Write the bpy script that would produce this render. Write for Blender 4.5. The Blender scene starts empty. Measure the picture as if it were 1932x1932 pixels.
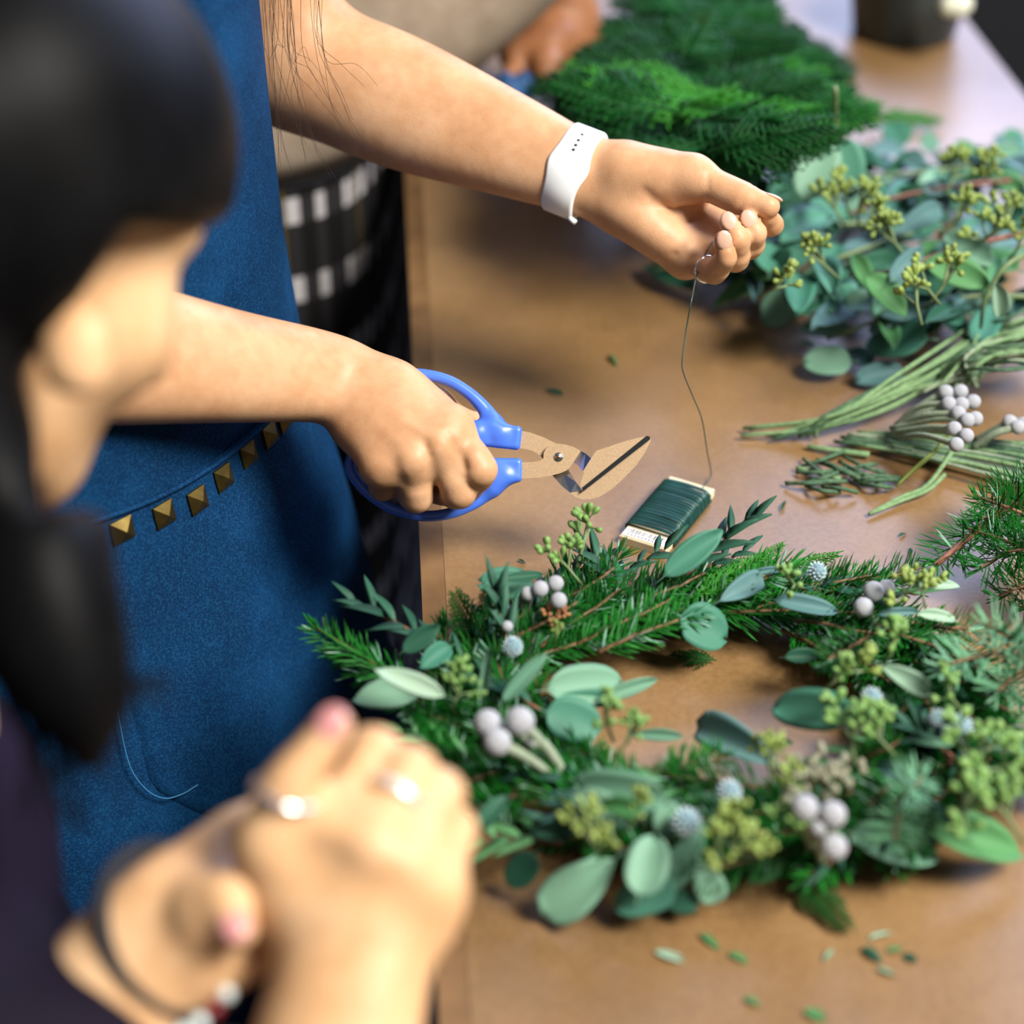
import bpy, math, random
import numpy as np
from mathutils import Vector, Matrix

random.seed(7)
SC = bpy.context.scene
COL = SC.collection

# ------------------------------------------------------------------ camera
FPX = 3400.0                      # focal length in pixels of the 1932 px frame
TH = math.radians(35.0)           # the camera looks 35 degrees down
CH = 0.613                        # camera height over the table top (table top is z = 0)
CAM = np.array([0.0, 0.0, CH])
FW = np.array([0.0, math.cos(TH), -math.sin(TH)])
RT = np.array([1.0, 0.0, 0.0])
UP = np.array([0.0, math.sin(TH), math.cos(TH)])
cd = bpy.data.cameras.new('camera'); cam = bpy.data.objects.new('camera', cd); COL.objects.link(cam)
cd.sensor_fit = 'HORIZONTAL'; cd.sensor_width = 24.0; cd.lens = 24.0 * FPX / 1932.0
cam.location = CAM; cam.rotation_euler = (math.pi / 2 - TH, 0, 0)
cd.clip_start = 0.02
cd.dof.use_dof = True; cd.dof.focus_distance = 1.0; cd.dof.aperture_fstop = 2.0
SC.camera = cam

# ------------------------------------------------------------------ light
SC.view_settings.view_transform = 'Standard'; SC.view_settings.look = 'None'
SC.view_settings.gamma = 1.0; SC.view_settings.use_curve_mapping = False
SC.view_settings.exposure = 0.65
W = bpy.data.worlds.new('world'); SC.world = W; W.use_nodes = True
W.node_tree.nodes['Background'].inputs[0].default_value = (0.80, 0.90, 1.0, 1)
W.node_tree.nodes['Background'].inputs[1].default_value = 0.105

def area_light(name, loc, aim, sx, sy, power, col):
    l = bpy.data.lights.new(name, 'AREA'); l.shape = 'RECTANGLE'; l.size = sx; l.size_y = sy
    l.energy = power; l.color = col
    o = bpy.data.objects.new(name, l); COL.objects.link(o); o.location = loc
    o.rotation_euler = (Vector(aim) - Vector(loc)).to_track_quat('-Z', 'Y').to_euler()
    return o
area_light('key_lamp_right', (1.45, -0.05, 2.05), (0.05, 0.85, 0.05), 0.9, 0.9, 106, (1.0, 0.95, 0.87))  # unseen square key lamp high on the right, inside the room, in no window
area_light('window_light_far', (1.6, 3.24, 1.55), (1.6, 1.2, 1.35), 2.9, 2.1, 98, (0.52, 0.63, 1.0))

# ------------------------------------------------------------------ pixel <-> place
def D(u, v, d):
    """the place seen at pixel (u, v) at depth d metres along the optical axis"""
    return CAM + d * (FW + (u - 966) / FPX * RT - (v - 966) / FPX * UP)
def P(u, v, z=0.0):
    """the place seen at pixel (u, v) that lies z metres over the table top"""
    r = FW + (u - 966) / FPX * RT - (v - 966) / FPX * UP
    return CAM + r * ((z - CH) / r[2])
def depth_of(p): return float(np.dot(np.asarray(p) - CAM, FW))
def unit(v):
    v = np.asarray(v, float); return v / (np.linalg.norm(v) + 1e-12)

# ------------------------------------------------------------------ object helpers
def thing(name, label, cat, loc=(0, 0, 0), group=None):
    o = bpy.data.objects.new(name, None); COL.objects.link(o); o.empty_display_size = 0.02
    o.location = loc; tag(o, label, cat, group); return o
def tag(o, label=None, cat=None, group=None, kind=None):
    if label: o['label'] = label
    if cat: o['category'] = cat
    if group: o['group'] = group
    if kind: o['kind'] = kind
    return o
def make_mesh(name, verts, faces, mats, smooth=True, midx=None):
    me = bpy.data.meshes.new(name)
    me.from_pydata([tuple(map(float, v)) for v in verts], [], [tuple(map(int, f)) for f in faces])
    for m in (mats if isinstance(mats, (list, tuple)) else [mats]): me.materials.append(m)
    if smooth: me.polygons.foreach_set('use_smooth', [True] * len(me.polygons))
    if midx is not None: me.polygons.foreach_set('material_index', midx)
    me.update(); return me
def wloc(o):
    v = np.zeros(3)
    while o is not None: v = v + np.array(o.location); o = o.parent
    return v
def part(name, verts, faces, mat, parent=None, smooth=True, label=None, midx=None, kind=None):
    """one mesh object from world-space vertices; its origin is its parent's (parents never turn)"""
    verts = np.asarray(verts, float)
    if parent is not None: off = wloc(parent)
    else: off = verts.mean(axis=0); off[2] = verts[:, 2].min()
    o = bpy.data.objects.new(name, make_mesh(name, verts - off, faces, mat, smooth, midx)); COL.objects.link(o)
    if parent is not None: o.parent = parent
    else: o.location = off
    if label: o['label'] = label
    if kind: o['kind'] = kind
    return o
def place(name, me, M, parent=None, kind=None):
    """a copy of a shared mesh under the world matrix M"""
    o = bpy.data.objects.new(name, me); COL.objects.link(o)
    if parent is not None:
        o.parent = parent; M = WM[parent.name].inverted() @ M if parent.name in WM else Matrix.Translation(-Vector(wloc(parent))) @ M
    o.matrix_basis = M
    if kind: o['kind'] = kind
    return o
WM = {}     # world matrices of turned parts that carry sub-parts
def frame(o, x, zhint, s=(1, 1, 1)):
    x = unit(x); z = np.asarray(zhint, float); z = unit(z - x * np.dot(x, z)); y = np.cross(z, x)
    if isinstance(s, (int, float)): s = (s, s, s)
    return Matrix(((x[0]*s[0], y[0]*s[1], z[0]*s[2], o[0]), (x[1]*s[0], y[1]*s[1], z[1]*s[2], o[1]),
                   (x[2]*s[0], y[2]*s[1], z[2]*s[2], o[2]), (0, 0, 0, 1)))
def tube(pts, rad, n=8, cap=True):
    pts = np.asarray(pts, float); m = len(pts)
    rad = np.full(m, rad) if np.isscalar(rad) else np.asarray(rad, float)
    t = np.gradient(pts, axis=0); t /= np.linalg.norm(t, axis=1, keepdims=True) + 1e-12
    nrm = np.cross(t[0], [0.13, 0.2, 0.97]); nrm = unit(nrm)
    V = []; F = []
    for i in range(m):
        nrm = unit(nrm - t[i] * np.dot(nrm, t[i])); b = np.cross(t[i], nrm)
        for k in range(n):
            a = 2 * math.pi * k / n
            V.append(pts[i] + rad[i] * (math.cos(a) * nrm + math.sin(a) * b))
    for i in range(m - 1):
        for k in range(n):
            F.append((i*n+k, i*n+(k+1) % n, (i+1)*n+(k+1) % n, (i+1)*n+k))
    if cap: F.append(tuple(range(n))[::-1]); F.append(tuple(range((m-1)*n, m*n)))
    return V, F
def spline(pts, n=8):
    """Catmull-Rom through pts"""
    p = np.asarray(pts, float); p = np.vstack([2*p[0]-p[1], p, 2*p[-1]-p[-2]]); out = []
    for i in range(1, len(p) - 2):
        for k in range(n):
            t = k / n
            out.append(0.5*((2*p[i]) + (-p[i-1]+p[i+1])*t + (2*p[i-1]-5*p[i]+4*p[i+1]-p[i+2])*t*t + (-p[i-1]+3*p[i]-3*p[i+1]+p[i+2])*t**3))
    out.append(p[-2]); return np.array(out)
class MB:
    def __init__(s): s.v = []; s.f = []
    def add(s, vf):
        n = len(s.v); s.v += [tuple(x) for x in vf[0]]; s.f += [tuple(i + n for i in f) for f in vf[1]]; return s
def box_vf(M, a, b):
    c = [(x, y, z) for x in (a[0], b[0]) for y in (a[1], b[1]) for z in (a[2], b[2])]
    return [tuple(M @ Vector(p)) for p in c], [(0,1,3,2), (4,6,7,5), (0,4,5,1), (2,3,7,6), (0,2,6,4), (1,5,7,3)]
def sphere_vf(c, r, nu=12, nv=8, ax=None):
    V = []; F = []; c = np.asarray(c, float); r = np.ones(3) * r
    for j in range(nv + 1):
        for i in range(nu):
            a = 2*math.pi*i/nu; b = math.pi*j/nv
            q = np.array([math.sin(b)*math.cos(a), math.sin(b)*math.sin(a), math.cos(b)]) * r
            V.append(c + (q if ax is None else q @ ax))
    for j in range(nv):
        for i in range(nu): F.append((j*nu+i, (j+1)*nu+i, (j+1)*nu+(i+1) % nu, j*nu+(i+1) % nu))
    return V, F
def loft(rings, cap=True):
    V = []; F = []; n = len(rings[0])
    for r in rings: V += [tuple(p) for p in r]
    for i in range(len(rings) - 1):
        for k in range(n): F.append((i*n+k, i*n+(k+1) % n, (i+1)*n+(k+1) % n, (i+1)*n+k))
    if cap: F.append(tuple(range(n))[::-1]); F.append(tuple(range((len(rings)-1)*n, len(rings)*n)))
    return V, F

# ------------------------------------------------------------------ materials
def mat(name, base=(0.5, 0.5, 0.5), rough=0.5, metal=0.0, spec=0.5, sss=0.0, sssr=(1, 0.35, 0.2), ssss=0.005, coat=0.0):
    m = bpy.data.materials.new(name); m.use_nodes = True; b = m.node_tree.nodes['Principled BSDF']
    b.inputs['Base Color'].default_value = (*base, 1); b.inputs['Roughness'].default_value = rough
    b.inputs['Metallic'].default_value = metal; b.inputs['Specular IOR Level'].default_value = spec
    b.inputs['Subsurface Weight'].default_value = sss; b.inputs['Subsurface Radius'].default_value = sssr
    b.inputs['Subsurface Scale'].default_value = ssss; b.inputs['Coat Weight'].default_value = coat
    return m
def nd(m, typ, **kw):
    n = m.node_tree.nodes.new(typ)
    for k, v in kw.items():
        if hasattr(n, k): setattr(n, k, v)
        else: n.inputs[k.replace('_', ' ')].default_value = v
    return n
def ln(m, a, b): m.node_tree.links.new(a, b)
def bsdf(m): return m.node_tree.nodes['Principled BSDF']
def coords(m, scale=(1, 1, 1), rot=(0, 0, 0), which='Object'):
    t = nd(m, 'ShaderNodeTexCoord'); mp = nd(m, 'ShaderNodeMapping')
    mp.inputs['Scale'].default_value = scale; mp.inputs['Rotation'].default_value = rot
    ln(m, t.outputs[which], mp.inputs['Vector']); return mp.outputs['Vector']
def ramp(m, fac, stops):
    r = nd(m, 'ShaderNodeValToRGB'); e = r.color_ramp.elements
    while len(e) < len(stops): e.new(0.5)
    for k, (p, c) in enumerate(stops): e[k].position = p; e[k].color = (*c, 1)
    ln(m, fac, r.inputs['Fac']); return r.outputs['Color']
def noise(m, vec, scale, detail=4, rough=0.55):
    n = nd(m, 'ShaderNodeTexNoise'); n.inputs['Scale'].default_value = scale; n.inputs['Detail'].default_value = detail
    n.inputs['Roughness'].default_value = rough; ln(m, vec, n.inputs['Vector']); return n.outputs['Fac']
def mixc(m, fac, a, b, mode='MIX'):
    x = nd(m, 'ShaderNodeMix'); x.data_type = 'RGBA'; x.blend_type = mode
    for s, val in ((0, fac), (6, a), (7, b)):
        if isinstance(val, (int, float)): x.inputs[s].default_value = val
        elif isinstance(val, tuple): x.inputs[s].default_value = (*val, 1)
        else: ln(m, val, x.inputs[s])
    return x.outputs[2]
def bump(m, h, strength=0.3, dist=0.001):
    b = nd(m, 'ShaderNodeBump'); b.inputs['Strength'].default_value = strength; b.inputs['Distance'].default_value = dist
    ln(m, h, b.inputs['Height']); ln(m, b.outputs['Normal'], bsdf(m).inputs['Normal'])
def noisy(name, c0, c1, scale=60, rough=0.5, bumpd=0.0, bscale=None, detail=4, **kw):
    m = mat(name, c0, rough, **kw); v = coords(m); f = noise(m, v, scale, detail)
    ln(m, ramp(m, f, [(0.32, c0), (0.68, c1)]), bsdf(m).inputs['Base Color'])
    if bumpd: bump(m, noise(m, v, bscale or scale * 3, 3), 0.5, bumpd)
    return m
def varied(name, c0, c1, rough=0.5, scale=40, rnd=0.6, **kw):
    """base colour varies from copy to copy and a little inside each"""
    m = mat(name, c0, rough, **kw); oi = nd(m, 'ShaderNodeObjectInfo'); v = coords(m)
    f = noise(m, v, scale, 3); mm = nd(m, 'ShaderNodeMath', operation='MULTIPLY_ADD')
    ln(m, oi.outputs['Random'], mm.inputs[0]); mm.inputs[1].default_value = rnd
    m2 = nd(m, 'ShaderNodeMath', operation='MULTIPLY'); ln(m, f, m2.inputs[0]); m2.inputs[1].default_value = 1 - rnd
    ln(m, m2.outputs[0], mm.inputs[2])
    ln(m, ramp(m, mm.outputs[0], [(0.15, c0), (0.85, c1)]), bsdf(m).inputs['Base Color'])
    return m
def skin_mat(name, c0, c1, c2):
    m = mat(name, c1, 0.48, sss=0.22, ssss=0.006, spec=0.33); v = coords(m)
    a = noise(m, v, 28, 3); b = noise(m, v, 140, 4)
    c = ramp(m, a, [(0.30, c0), (0.5, c1), (0.72, c2)])
    c = mixc(m, 0.25, c, ramp(m, b, [(0.35, c0), (0.65, c2)]))
    ln(m, c, bsdf(m).inputs['Base Color'])
    vo = nd(m, 'ShaderNodeTexVoronoi'); vo.inputs['Scale'].default_value = 900; ln(m, v, vo.inputs['Vector'])
    bump(m, vo.outputs['Distance'], 0.22, 0.0003)
    return m
HAIR_S = mat('hair_strand_brown', (0.018, 0.009, 0.006), 0.5, spec=0.2)
SKIN_A = skin_mat('skin_light_tan', (0.46, 0.235, 0.115), (0.56, 0.31, 0.165), (0.64, 0.39, 0.23))
SKIN_B = skin_mat('skin_tan', (0.52, 0.28, 0.13), (0.62, 0.37, 0.19), (0.70, 0.46, 0.27))
SKIN_C = skin_mat('skin_brown', (0.22, 0.085, 0.035), (0.29, 0.12, 0.05), (0.36, 0.165, 0.075))
NAIL = mat('nail', (0.66, 0.40, 0.30), 0.25, sss=0.1, coat=0.3)
NAIL_P = mat('nail_pink', (0.62, 0.27, 0.27), 0.22, coat=0.4)
HAIR = noisy('hair_black', (0.0016, 0.0016, 0.0018), (0.004, 0.004, 0.0045), 30, 0.48, spec=0.06)

# ------------------------------------------------------------------ signed-distance bodies
def cap(p, a, b, ra, rb):
    a = np.asarray(a, np.float32); b = np.asarray(b, np.float32); ab = b - a
    t = np.clip(((p - a) @ ab) / (ab @ ab + 1e-9), 0, 1)
    q = p - a - t[:, None] * ab
    return np.sqrt((q * q).sum(1)) - (ra + (rb - ra) * t)
def ell(p, c, r, ax=None):
    q = p - np.asarray(c, np.float32)
    if ax is not None: q = q @ np.asarray(ax, np.float32).T       # ax rows are the axes
    r = np.asarray(r, np.float32); k0 = np.sqrt(((q / r) ** 2).sum(1)); k1 = np.sqrt(((q / (r * r)) ** 2).sum(1)) + 1e-9
    return k0 * (k0 - 1) / k1
def smin(a, b, k):
    h = np.maximum(k - np.abs(a - b), 0) / k
    return np.minimum(a, b) - h * h * k * 0.25
def chain(p, pts, rad, n=0):
    """swept tube; n > 0 runs a spline through the points first"""
    if n:
        q = spline(np.hstack([np.array([np.asarray(x) for x in pts]), np.asarray(rad, float)[:, None]]), n); pts = q[:, :3]; rad = q[:, 3]
    q = np.array([np.asarray(x) for x in pts]); m = float(np.max(rad)) + 0.04
    if len(p) < 40000 and (np.any(q.min(0) - m > p.max(0)) or np.any(q.max(0) + m < p.min(0))): return np.full(len(p), 0.05, np.float32)
    d = None
    for i in range(len(pts) - 1):
        e = cap(p, pts[i], pts[i+1], rad[i], rad[i+1]); d = e if d is None else np.minimum(d, e)
    return d
def mesh_sdf(f, lo, hi, h):
    lo = np.asarray(lo, np.float32); hi = np.asarray(hi, np.float32); B = 8
    nb = np.ceil((hi - lo) / (h * B)).astype(int) + 1; n = nb * B
    ci = np.stack(np.meshgrid(*[np.arange(k) for k in nb], indexing='ij'), -1).reshape(-1, 3)
    dc = f((lo + (ci * B + (B - 1) / 2) * h).astype(np.float32))
    vals = np.repeat(np.repeat(np.repeat(dc.reshape(nb), B, 0), B, 1), B, 2).astype(np.float32)
    act = ci[np.abs(dc) < B * h * 1.15]
    loc = np.stack(np.meshgrid(*[np.arange(B)] * 3, indexing='ij'), -1).reshape(-1, 3)
    for s in range(0, len(act), 60):
        idx = (act[s:s+60, None, :] * B + loc[None]).reshape(-1, 3)
        vals[idx[:, 0], idx[:, 1], idx[:, 2]] = f((lo + idx * h).astype(np.float32))
    ins = vals < 0
    c = np.zeros(n - 1, np.int8)
    for dx in (0, 1):
        for dy in (0, 1):
            for dz in (0, 1): c += ins[dx:n[0]-1+dx, dy:n[1]-1+dy, dz:n[2]-1+dz]
    cells = np.argwhere((c > 0) & (c < 8)); vid = -np.ones(n - 1, np.int64); vid[tuple(cells.T)] = np.arange(len(cells))
    acc = np.zeros((len(cells), 3)); cnt = np.zeros(len(cells))
    corners = [(x, y, z) for x in (0, 1) for y in (0, 1) for z in (0, 1)]
    for i, a in enumerate(corners):
        for b in corners[i+1:]:
            if sum(abs(a[k] - b[k]) for k in range(3)) != 1: continue
            va = vals[tuple((cells + a).T)]; vb = vals[tuple((cells + b).T)]; m = (va < 0) != (vb < 0)
            t = np.where(m, va / (va - vb + 1e-20), 0); pt = np.array(a) + t[:, None] * (np.array(b) - np.array(a))
            acc += pt * m[:, None]; cnt += m
    V = (lo + (cells + acc / cnt[:, None]) * h).astype(np.float32)
    for s in range(0, len(V), 6000):
        v = V[s:s+6000]; e = h * 0.5; d0 = f(v); g = np.stack([f(v + np.eye(3, dtype=np.float32)[k] * e) - d0 for k in range(3)], 1) / e
        V[s:s+6000] = v - np.clip((d0 / ((g * g).sum(1) + 1e-6))[:, None] * g, -h, h)
    F = []
    for ax in range(3):
        s0 = [slice(1, n[k] - 1) for k in range(3)]; s0[ax] = slice(0, n[ax] - 1)
        s1 = list(s0); s1[ax] = slice(1, n[ax])
        A = ins[tuple(s0)]; Bm = ins[tuple(s1)]; e = np.argwhere(A != Bm)
        off = np.array([1, 1, 1]); off[ax] = 0; e = e + off
        flip = ins[tuple(e.T)]
        u, w = [(1, 2), (2, 0), (0, 1)][ax]; du = np.eye(3, dtype=int)[u]; dw = np.eye(3, dtype=int)[w]
        q = np.stack([vid[tuple((e - du - dw).T)], vid[tuple((e - dw).T)], vid[tuple(e.T)], vid[tuple((e - du).T)]], 1)
        q[~flip] = q[~flip][:, ::-1]; F.append(q)
    F = np.vstack(F); F = F[(F >= 0).all(1)]
    return V.astype(float), F
def hand_sdf(h):
    """h: wrist, arm chain, mcp/pip/dip/tip of four fingers, thumb chain, extra pads"""
    fr = h.get('fr', (0.0095, 0.0086, 0.0074, 0.0058))
    def f(p):
        d = None
        for pts, rr, k in h['arm']:
            e = chain(p, pts, rr, 7); d = e if d is None else smin(d, e, k)
        for i, ch in enumerate(h['fingers']):
            e = cap(p, h['carpal'][i], ch[0], h.get('mr0', 0.0115), h.get('mr1', 0.0102)); d = smin(d, e, 0.014)
        for e in h.get('pads', []):
            d = smin(d, ell(p, *e[0]), e[1])
        t = h['thumb']; d = smin(d, cap(p, t[0], t[1], 0.0135, 0.0115), 0.014)
        fd = None
        for i, ch in enumerate(h['fingers'] + [t[1:]]):
            s = h.get('fs', (1.0, 1.0, 0.97, 0.86, 1.12))[i]
            r = [x * s for x in fr] if i < 4 else [0.0112, 0.0098, 0.0068]
            pts = []; rr = []
            for j in range(len(ch)):
                pts.append(np.asarray(ch[j])); rr.append(r[j])
                if j < len(ch) - 1: pts.append((np.asarray(ch[j]) + np.asarray(ch[j+1])) / 2); rr.append((r[j] + r[j+1]) / 2 * 0.94)
            e = chain(p, pts, rr, 2)
            dist = np.sqrt(((p - np.asarray(ch[0], np.float32)) ** 2).sum(1))
            k = 0.0015 + 0.010 * np.clip(1 - (dist - 0.006) / 0.022, 0, 1)
            d = smin(d, e, k.astype(np.float32)) if fd is None or True else d
        for gp, gw, gd in h.get('grooves', []):
            g = None
            for i in range(len(gp) - 1):
                e = cap(p, gp[i], gp[i+1], 0, 0); g = e if g is None else np.minimum(g, e)
            d = d + gd * np.exp(-(g / gw) ** 2)
        for bp, bw, bd in h.get('ridges', []):
            g = None
            for i in range(len(bp) - 1):
                e = cap(p, bp[i], bp[i+1], 0, 0); g = e if g is None else np.minimum(g, e)
            d = d - bd * np.exp(-(g / bw) ** 2)
        return d
    return f
def smooth_arm(V, F, wrist, elbow, it=14):
    """relax the forearm and wrist, leave the hand as it is"""
    ax = unit(np.asarray(elbow) - np.asarray(wrist)); w = np.clip(((V - np.asarray(wrist)) @ ax + 0.028) / 0.03, 0, 1)[:, None] * 0.6
    E = np.vstack([F[:, [0, 1]], F[:, [1, 2]], F[:, [2, 3]], F[:, [3, 0]]]); E = np.vstack([E, E[:, ::-1]])
    n = np.bincount(E[:, 0], minlength=len(V))[:, None] + 1e-9
    for _ in range(it):
        a = np.stack([np.bincount(E[:, 0], weights=V[E[:, 1], k], minlength=len(V)) for k in range(3)], 1) / n
        V = V + (a - V) * w
    return V
def bounds(pts, m):
    p = np.array([np.asarray(x) for x in pts]); return p.min(0) - m, p.max(0) + m
def hand_points(h):
    q = []
    for pts, *_ in h['arm']: q += list(pts)
    for c in h['fingers']: q += list(c)
    return q + list(h['thumb'])
def nail_vf(dip, tip, dorsal, r, size=1.0):
    x = unit(np.asarray(tip) - np.asarray(dip)); z = unit(np.asarray(dorsal) - x * np.dot(x, dorsal)); y = np.cross(z, x)
    c = np.asarray(tip) + z * (r * 0.80) + x * 0.0005
    return sphere_vf(c, np.array([0.0062, 0.0048, 0.0016]) * size, 12, 8, np.array([x, y, z]))

# ================================================================== the setting
FLOOR = noisy('floor_dark', (0.004, 0.004, 0.004), (0.009, 0.008, 0.009), 3, 0.55)
fz = -0.75
tag(part('floor', [(-3, -1.5, fz), (3.2, -1.5, fz), (3.2, 3.4, fz), (-3, 3.4, fz), (-3, -1.5, fz-.05), (3.2, -1.5, fz-.05), (3.2, 3.4, fz-.05), (-3, 3.4, fz-.05)],
     [(0,1,2,3), (7,6,5,4), (0,4,5,1), (1,5,6,2), (2,6,7,3), (3,7,4,0)], FLOOR, smooth=False), kind='structure')

PAINT = noisy('wall_paint', (0.016, 0.017, 0.022), (0.024, 0.025, 0.031), 2, 0.85)
FRAME = mat('window_frame_white', (0.7, 0.7, 0.7), 0.5)
wf = MB()
for a, b in (((-3, 3.3, fz), (0.12, 3.4, 2.9)), ((3.08, 3.3, fz), (3.2, 3.4, 2.9)), ((0.12, 3.3, fz), (3.08, 3.4, 0.47)), ((0.12, 3.3, 2.63), (3.08, 3.4, 2.9))): wf.add(box_vf(Matrix.Identity(4), a, b))
tag(part('wall_far', wf.v, wf.f, PAINT, smooth=False), kind='structure')
tag(part('wall_right', *box_vf(Matrix.Identity(4), (3.2, -1.5, fz), (3.3, 3.4, 2.9)), PAINT, smooth=False), kind='structure')
wn = tag(part('window_1', *box_vf(Matrix.Identity(4), (0.12, 3.29, 0.44), (3.08, 3.38, 0.48)), FRAME, smooth=False), kind='structure')
for x in (0.12, 1.07, 2.05, 3.03): part('window_bar', *box_vf(Matrix.Identity(4), (x, 3.3, 0.48), (x + 0.05, 3.36, 2.63)), FRAME, wn, False)

# ---- work table: long narrow top, its long edges run away from the camera
def wood_mat():
    m = mat('table_top_brown', (0.3, 0.18, 0.09), 0.36, spec=0.7)
    v = coords(m); v2 = coords(m, (3, 2.0, 1))
    a = noise(m, v, 5.5, 5, 0.6); b = noise(m, v2, 4, 5, 0.6); c = noise(m, v, 260, 4, 0.7)
    col = ramp(m, a, [(0.30, (0.125, 0.066, 0.020)), (0.50, (0.230, 0.128, 0.047)), (0.70, (0.345, 0.212, 0.104))])
    col = mixc(m, 0.35, col, ramp(m, b, [(0.35, (0.145, 0.077, 0.024)), (0.65, (0.31, 0.185, 0.080))]))
    col = mixc(m, 0.22, col, ramp(m, c, [(0.40, (0.12, 0.065, 0.026)), (0.62, (0.30, 0.18, 0.09))]))
    ln(m, col, bsdf(m).inputs['Base Color'])
    rr = ramp(m, noise(m, v, 9, 4), [(0.3, (0.33,)*3), (0.7, (0.43,)*3)]); ln(m, rr, bsdf(m).inputs['Roughness'])
    bump(m, noise(m, v, 300, 3), 0.25, 0.0004)
    return m
WOOD = wood_mat()
WOOD_E = noisy('table_edge_brown', (0.12, 0.062, 0.023), (0.20, 0.108, 0.042), 30, 0.45)
WOOD_L = noisy('table_leg_brown', (0.06, 0.035, 0.02), (0.10, 0.06, 0.03), 20, 0.6)
e0 = P(770, 480); e1 = P(828, 1932)
tdir = unit(e0 - e1); tn = np.array([tdir[1], -tdir[0], 0.0])
q0 = e1 - tdir * 0.42; TL = 2.35
TW = float(np.dot(P(1875, 104) - q0, tn))
TM = frame(q0, tdir, (0, 0, 1))      # local x runs away, local y = left, so the top lies at y in [-TW, 0]
table = thing('work_table', 'long narrow brown work table covered with cut greenery', 'table', tuple(q0 + np.array([0, 0, fz])))
part('tabletop', *box_vf(TM, (0, -TW, -0.028), (TL, -0.0135, 0.0)), WOOD, table, False)
part('edge_board', *box_vf(TM, (0, -0.0133, -0.0283), (TL, 0.0, -0.0002)), WOOD_E, table, False)
for (a, b) in ((0.05, -0.08), (0.05, -TW + 0.03), (TL - 0.1, -0.08), (TL - 0.1, -TW + 0.03)):
    part('leg', *box_vf(TM, (a, b, fz), (a + 0.05, b + 0.05, -0.028)), WOOD_L, table, False)
part('rail', *box_vf(TM, (0.09, -0.075, -0.10), (TL - 0.09, -0.05, -0.028)), WOOD_L, table, False)
part('rail', *box_vf(TM, (0.09, -TW + 0.045, -0.10), (TL - 0.09, -TW + 0.07, -0.028)), WOOD_L, table, False)

# ================================================================== fabrics
def denim_mat():
    m = mat('denim_blue', (0.01, 0.07, 0.22), 0.8, spec=0.06)
    v = coords(m); a = noise(m, v, 18, 5, 0.6); c = noise(m, v, 700, 3, 0.7)
    w = nd(m, 'ShaderNodeTexWave'); w.inputs['Scale'].default_value = 420; w.inputs['Distortion'].default_value = 1.2
    w.inputs['Detail'].default_value = 2; w.inputs['Detail Scale'].default_value = 3; w.bands_direction = 'DIAGONAL'; ln(m, coords(m, (1, 1, 1), (0, 0.5, 0.3)), w.inputs['Vector'])
    col = ramp(m, a, [(0.32, (0.0007, 0.0075, 0.030)), (0.52, (0.0018, 0.025, 0.088)), (0.70, (0.006, 0.066, 0.190))])
    col = mixc(m, 0.5, col, ramp(m, c, [(0.46, (0.0002, 0.0035, 0.017)), (0.66, (0.014, 0.095, 0.22))]))
    col = mixc(m, 0.30, col, ramp(m, w.outputs['Fac'], [(0.2, (0.001, 0.011, 0.045)), (0.8, (0.012, 0.080, 0.21))]))
    ln(m, col, bsdf(m).inputs['Base Color']); bump(m, c, 0.35, 0.0006)
    return m
DENIM = denim_mat()
STITCH = mat('stitch_blue', (0.03, 0.17, 0.36), 0.7)
BRASS = noisy('brass_stud', (0.075, 0.052, 0.013), (0.14, 0.10, 0.028), 150, 0.38, metal=0.85)
def plaid_mat():
    m = mat('plaid_dark', (0.02, 0.02, 0.02), 0.85, spec=0.2); t = nd(m, 'ShaderNodeTexCoord'); s = nd(m, 'ShaderNodeSeparateXYZ')
    ln(m, t.outputs['UV'], s.inputs[0])
    def stripes(out, period, bands):
        mo = nd(m, 'ShaderNodeMath', operation='DIVIDE'); ln(m, out, mo.inputs[0]); mo.inputs[1].default_value = period
        fr = nd(m, 'ShaderNodeMath', operation='FRACT'); ln(m, mo.outputs[0], fr.inputs[0])
        r = nd(m, 'ShaderNodeValToRGB'); r.color_ramp.interpolation = 'CONSTANT'; e = r.color_ramp.elements
        st = [(0.0, 0.0)]
        for a, b, val in bands: st += [(a, val), (b, 0.0)]
        while len(e) < len(st): e.new(0.5)
        for k, (p_, c_) in enumerate(st): e[k].position = p_; e[k].color = (c_, c_, c_, 1)
        ln(m, fr.outputs[0], r.inputs['Fac']); return r.outputs['Color']
    vs = stripes(s.outputs['X'], 0.082, [(0.10, 0.20, 1.0), (0.24, 0.33, 0.8), (0.40, 0.54, 1.0), (0.72, 0.83, 0.9)])
    hs = stripes(s.outputs['Y'], 0.068, [(0.30, 0.62, 1.0)])
    yl = stripes(s.outputs['X'], 0.082, [(0.345, 0.385, 1.0)])
    base = mixc(m, vs, (0.003, 0.0028, 0.003), (0.015, 0.014, 0.015)); base = mixc(m, hs, base, (0.017, 0.016, 0.0175))
    base = mixc(m, yl, base, (0.085, 0.060, 0.012))
    both = nd(m, 'ShaderNodeMath', operation='MULTIPLY'); ln(m, vs, both.inputs[0]); ln(m, hs, both.inputs[1])
    col = mixc(m, both.outputs[0], base, (0.42, 0.40, 0.41)); ln(m, col, bsdf(m).inputs['Base Color']); return m
PLAID = plaid_mat()
BEIGE = noisy('knit_beige', (0.34, 0.26, 0.19), (0.44, 0.35, 0.265), 45, 0.9, 0.0008, 500, spec=0.2)
PURPLE = noisy('knit_purple', (0.0025, 0.0010, 0.0050), (0.006, 0.0026, 0.0125), 12, 0.75, spec=0.12)
BLACKC = noisy('cloth_black', (0.006, 0.006, 0.008), (0.012, 0.012, 0.014), 12, 0.85, spec=0.2)

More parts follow.
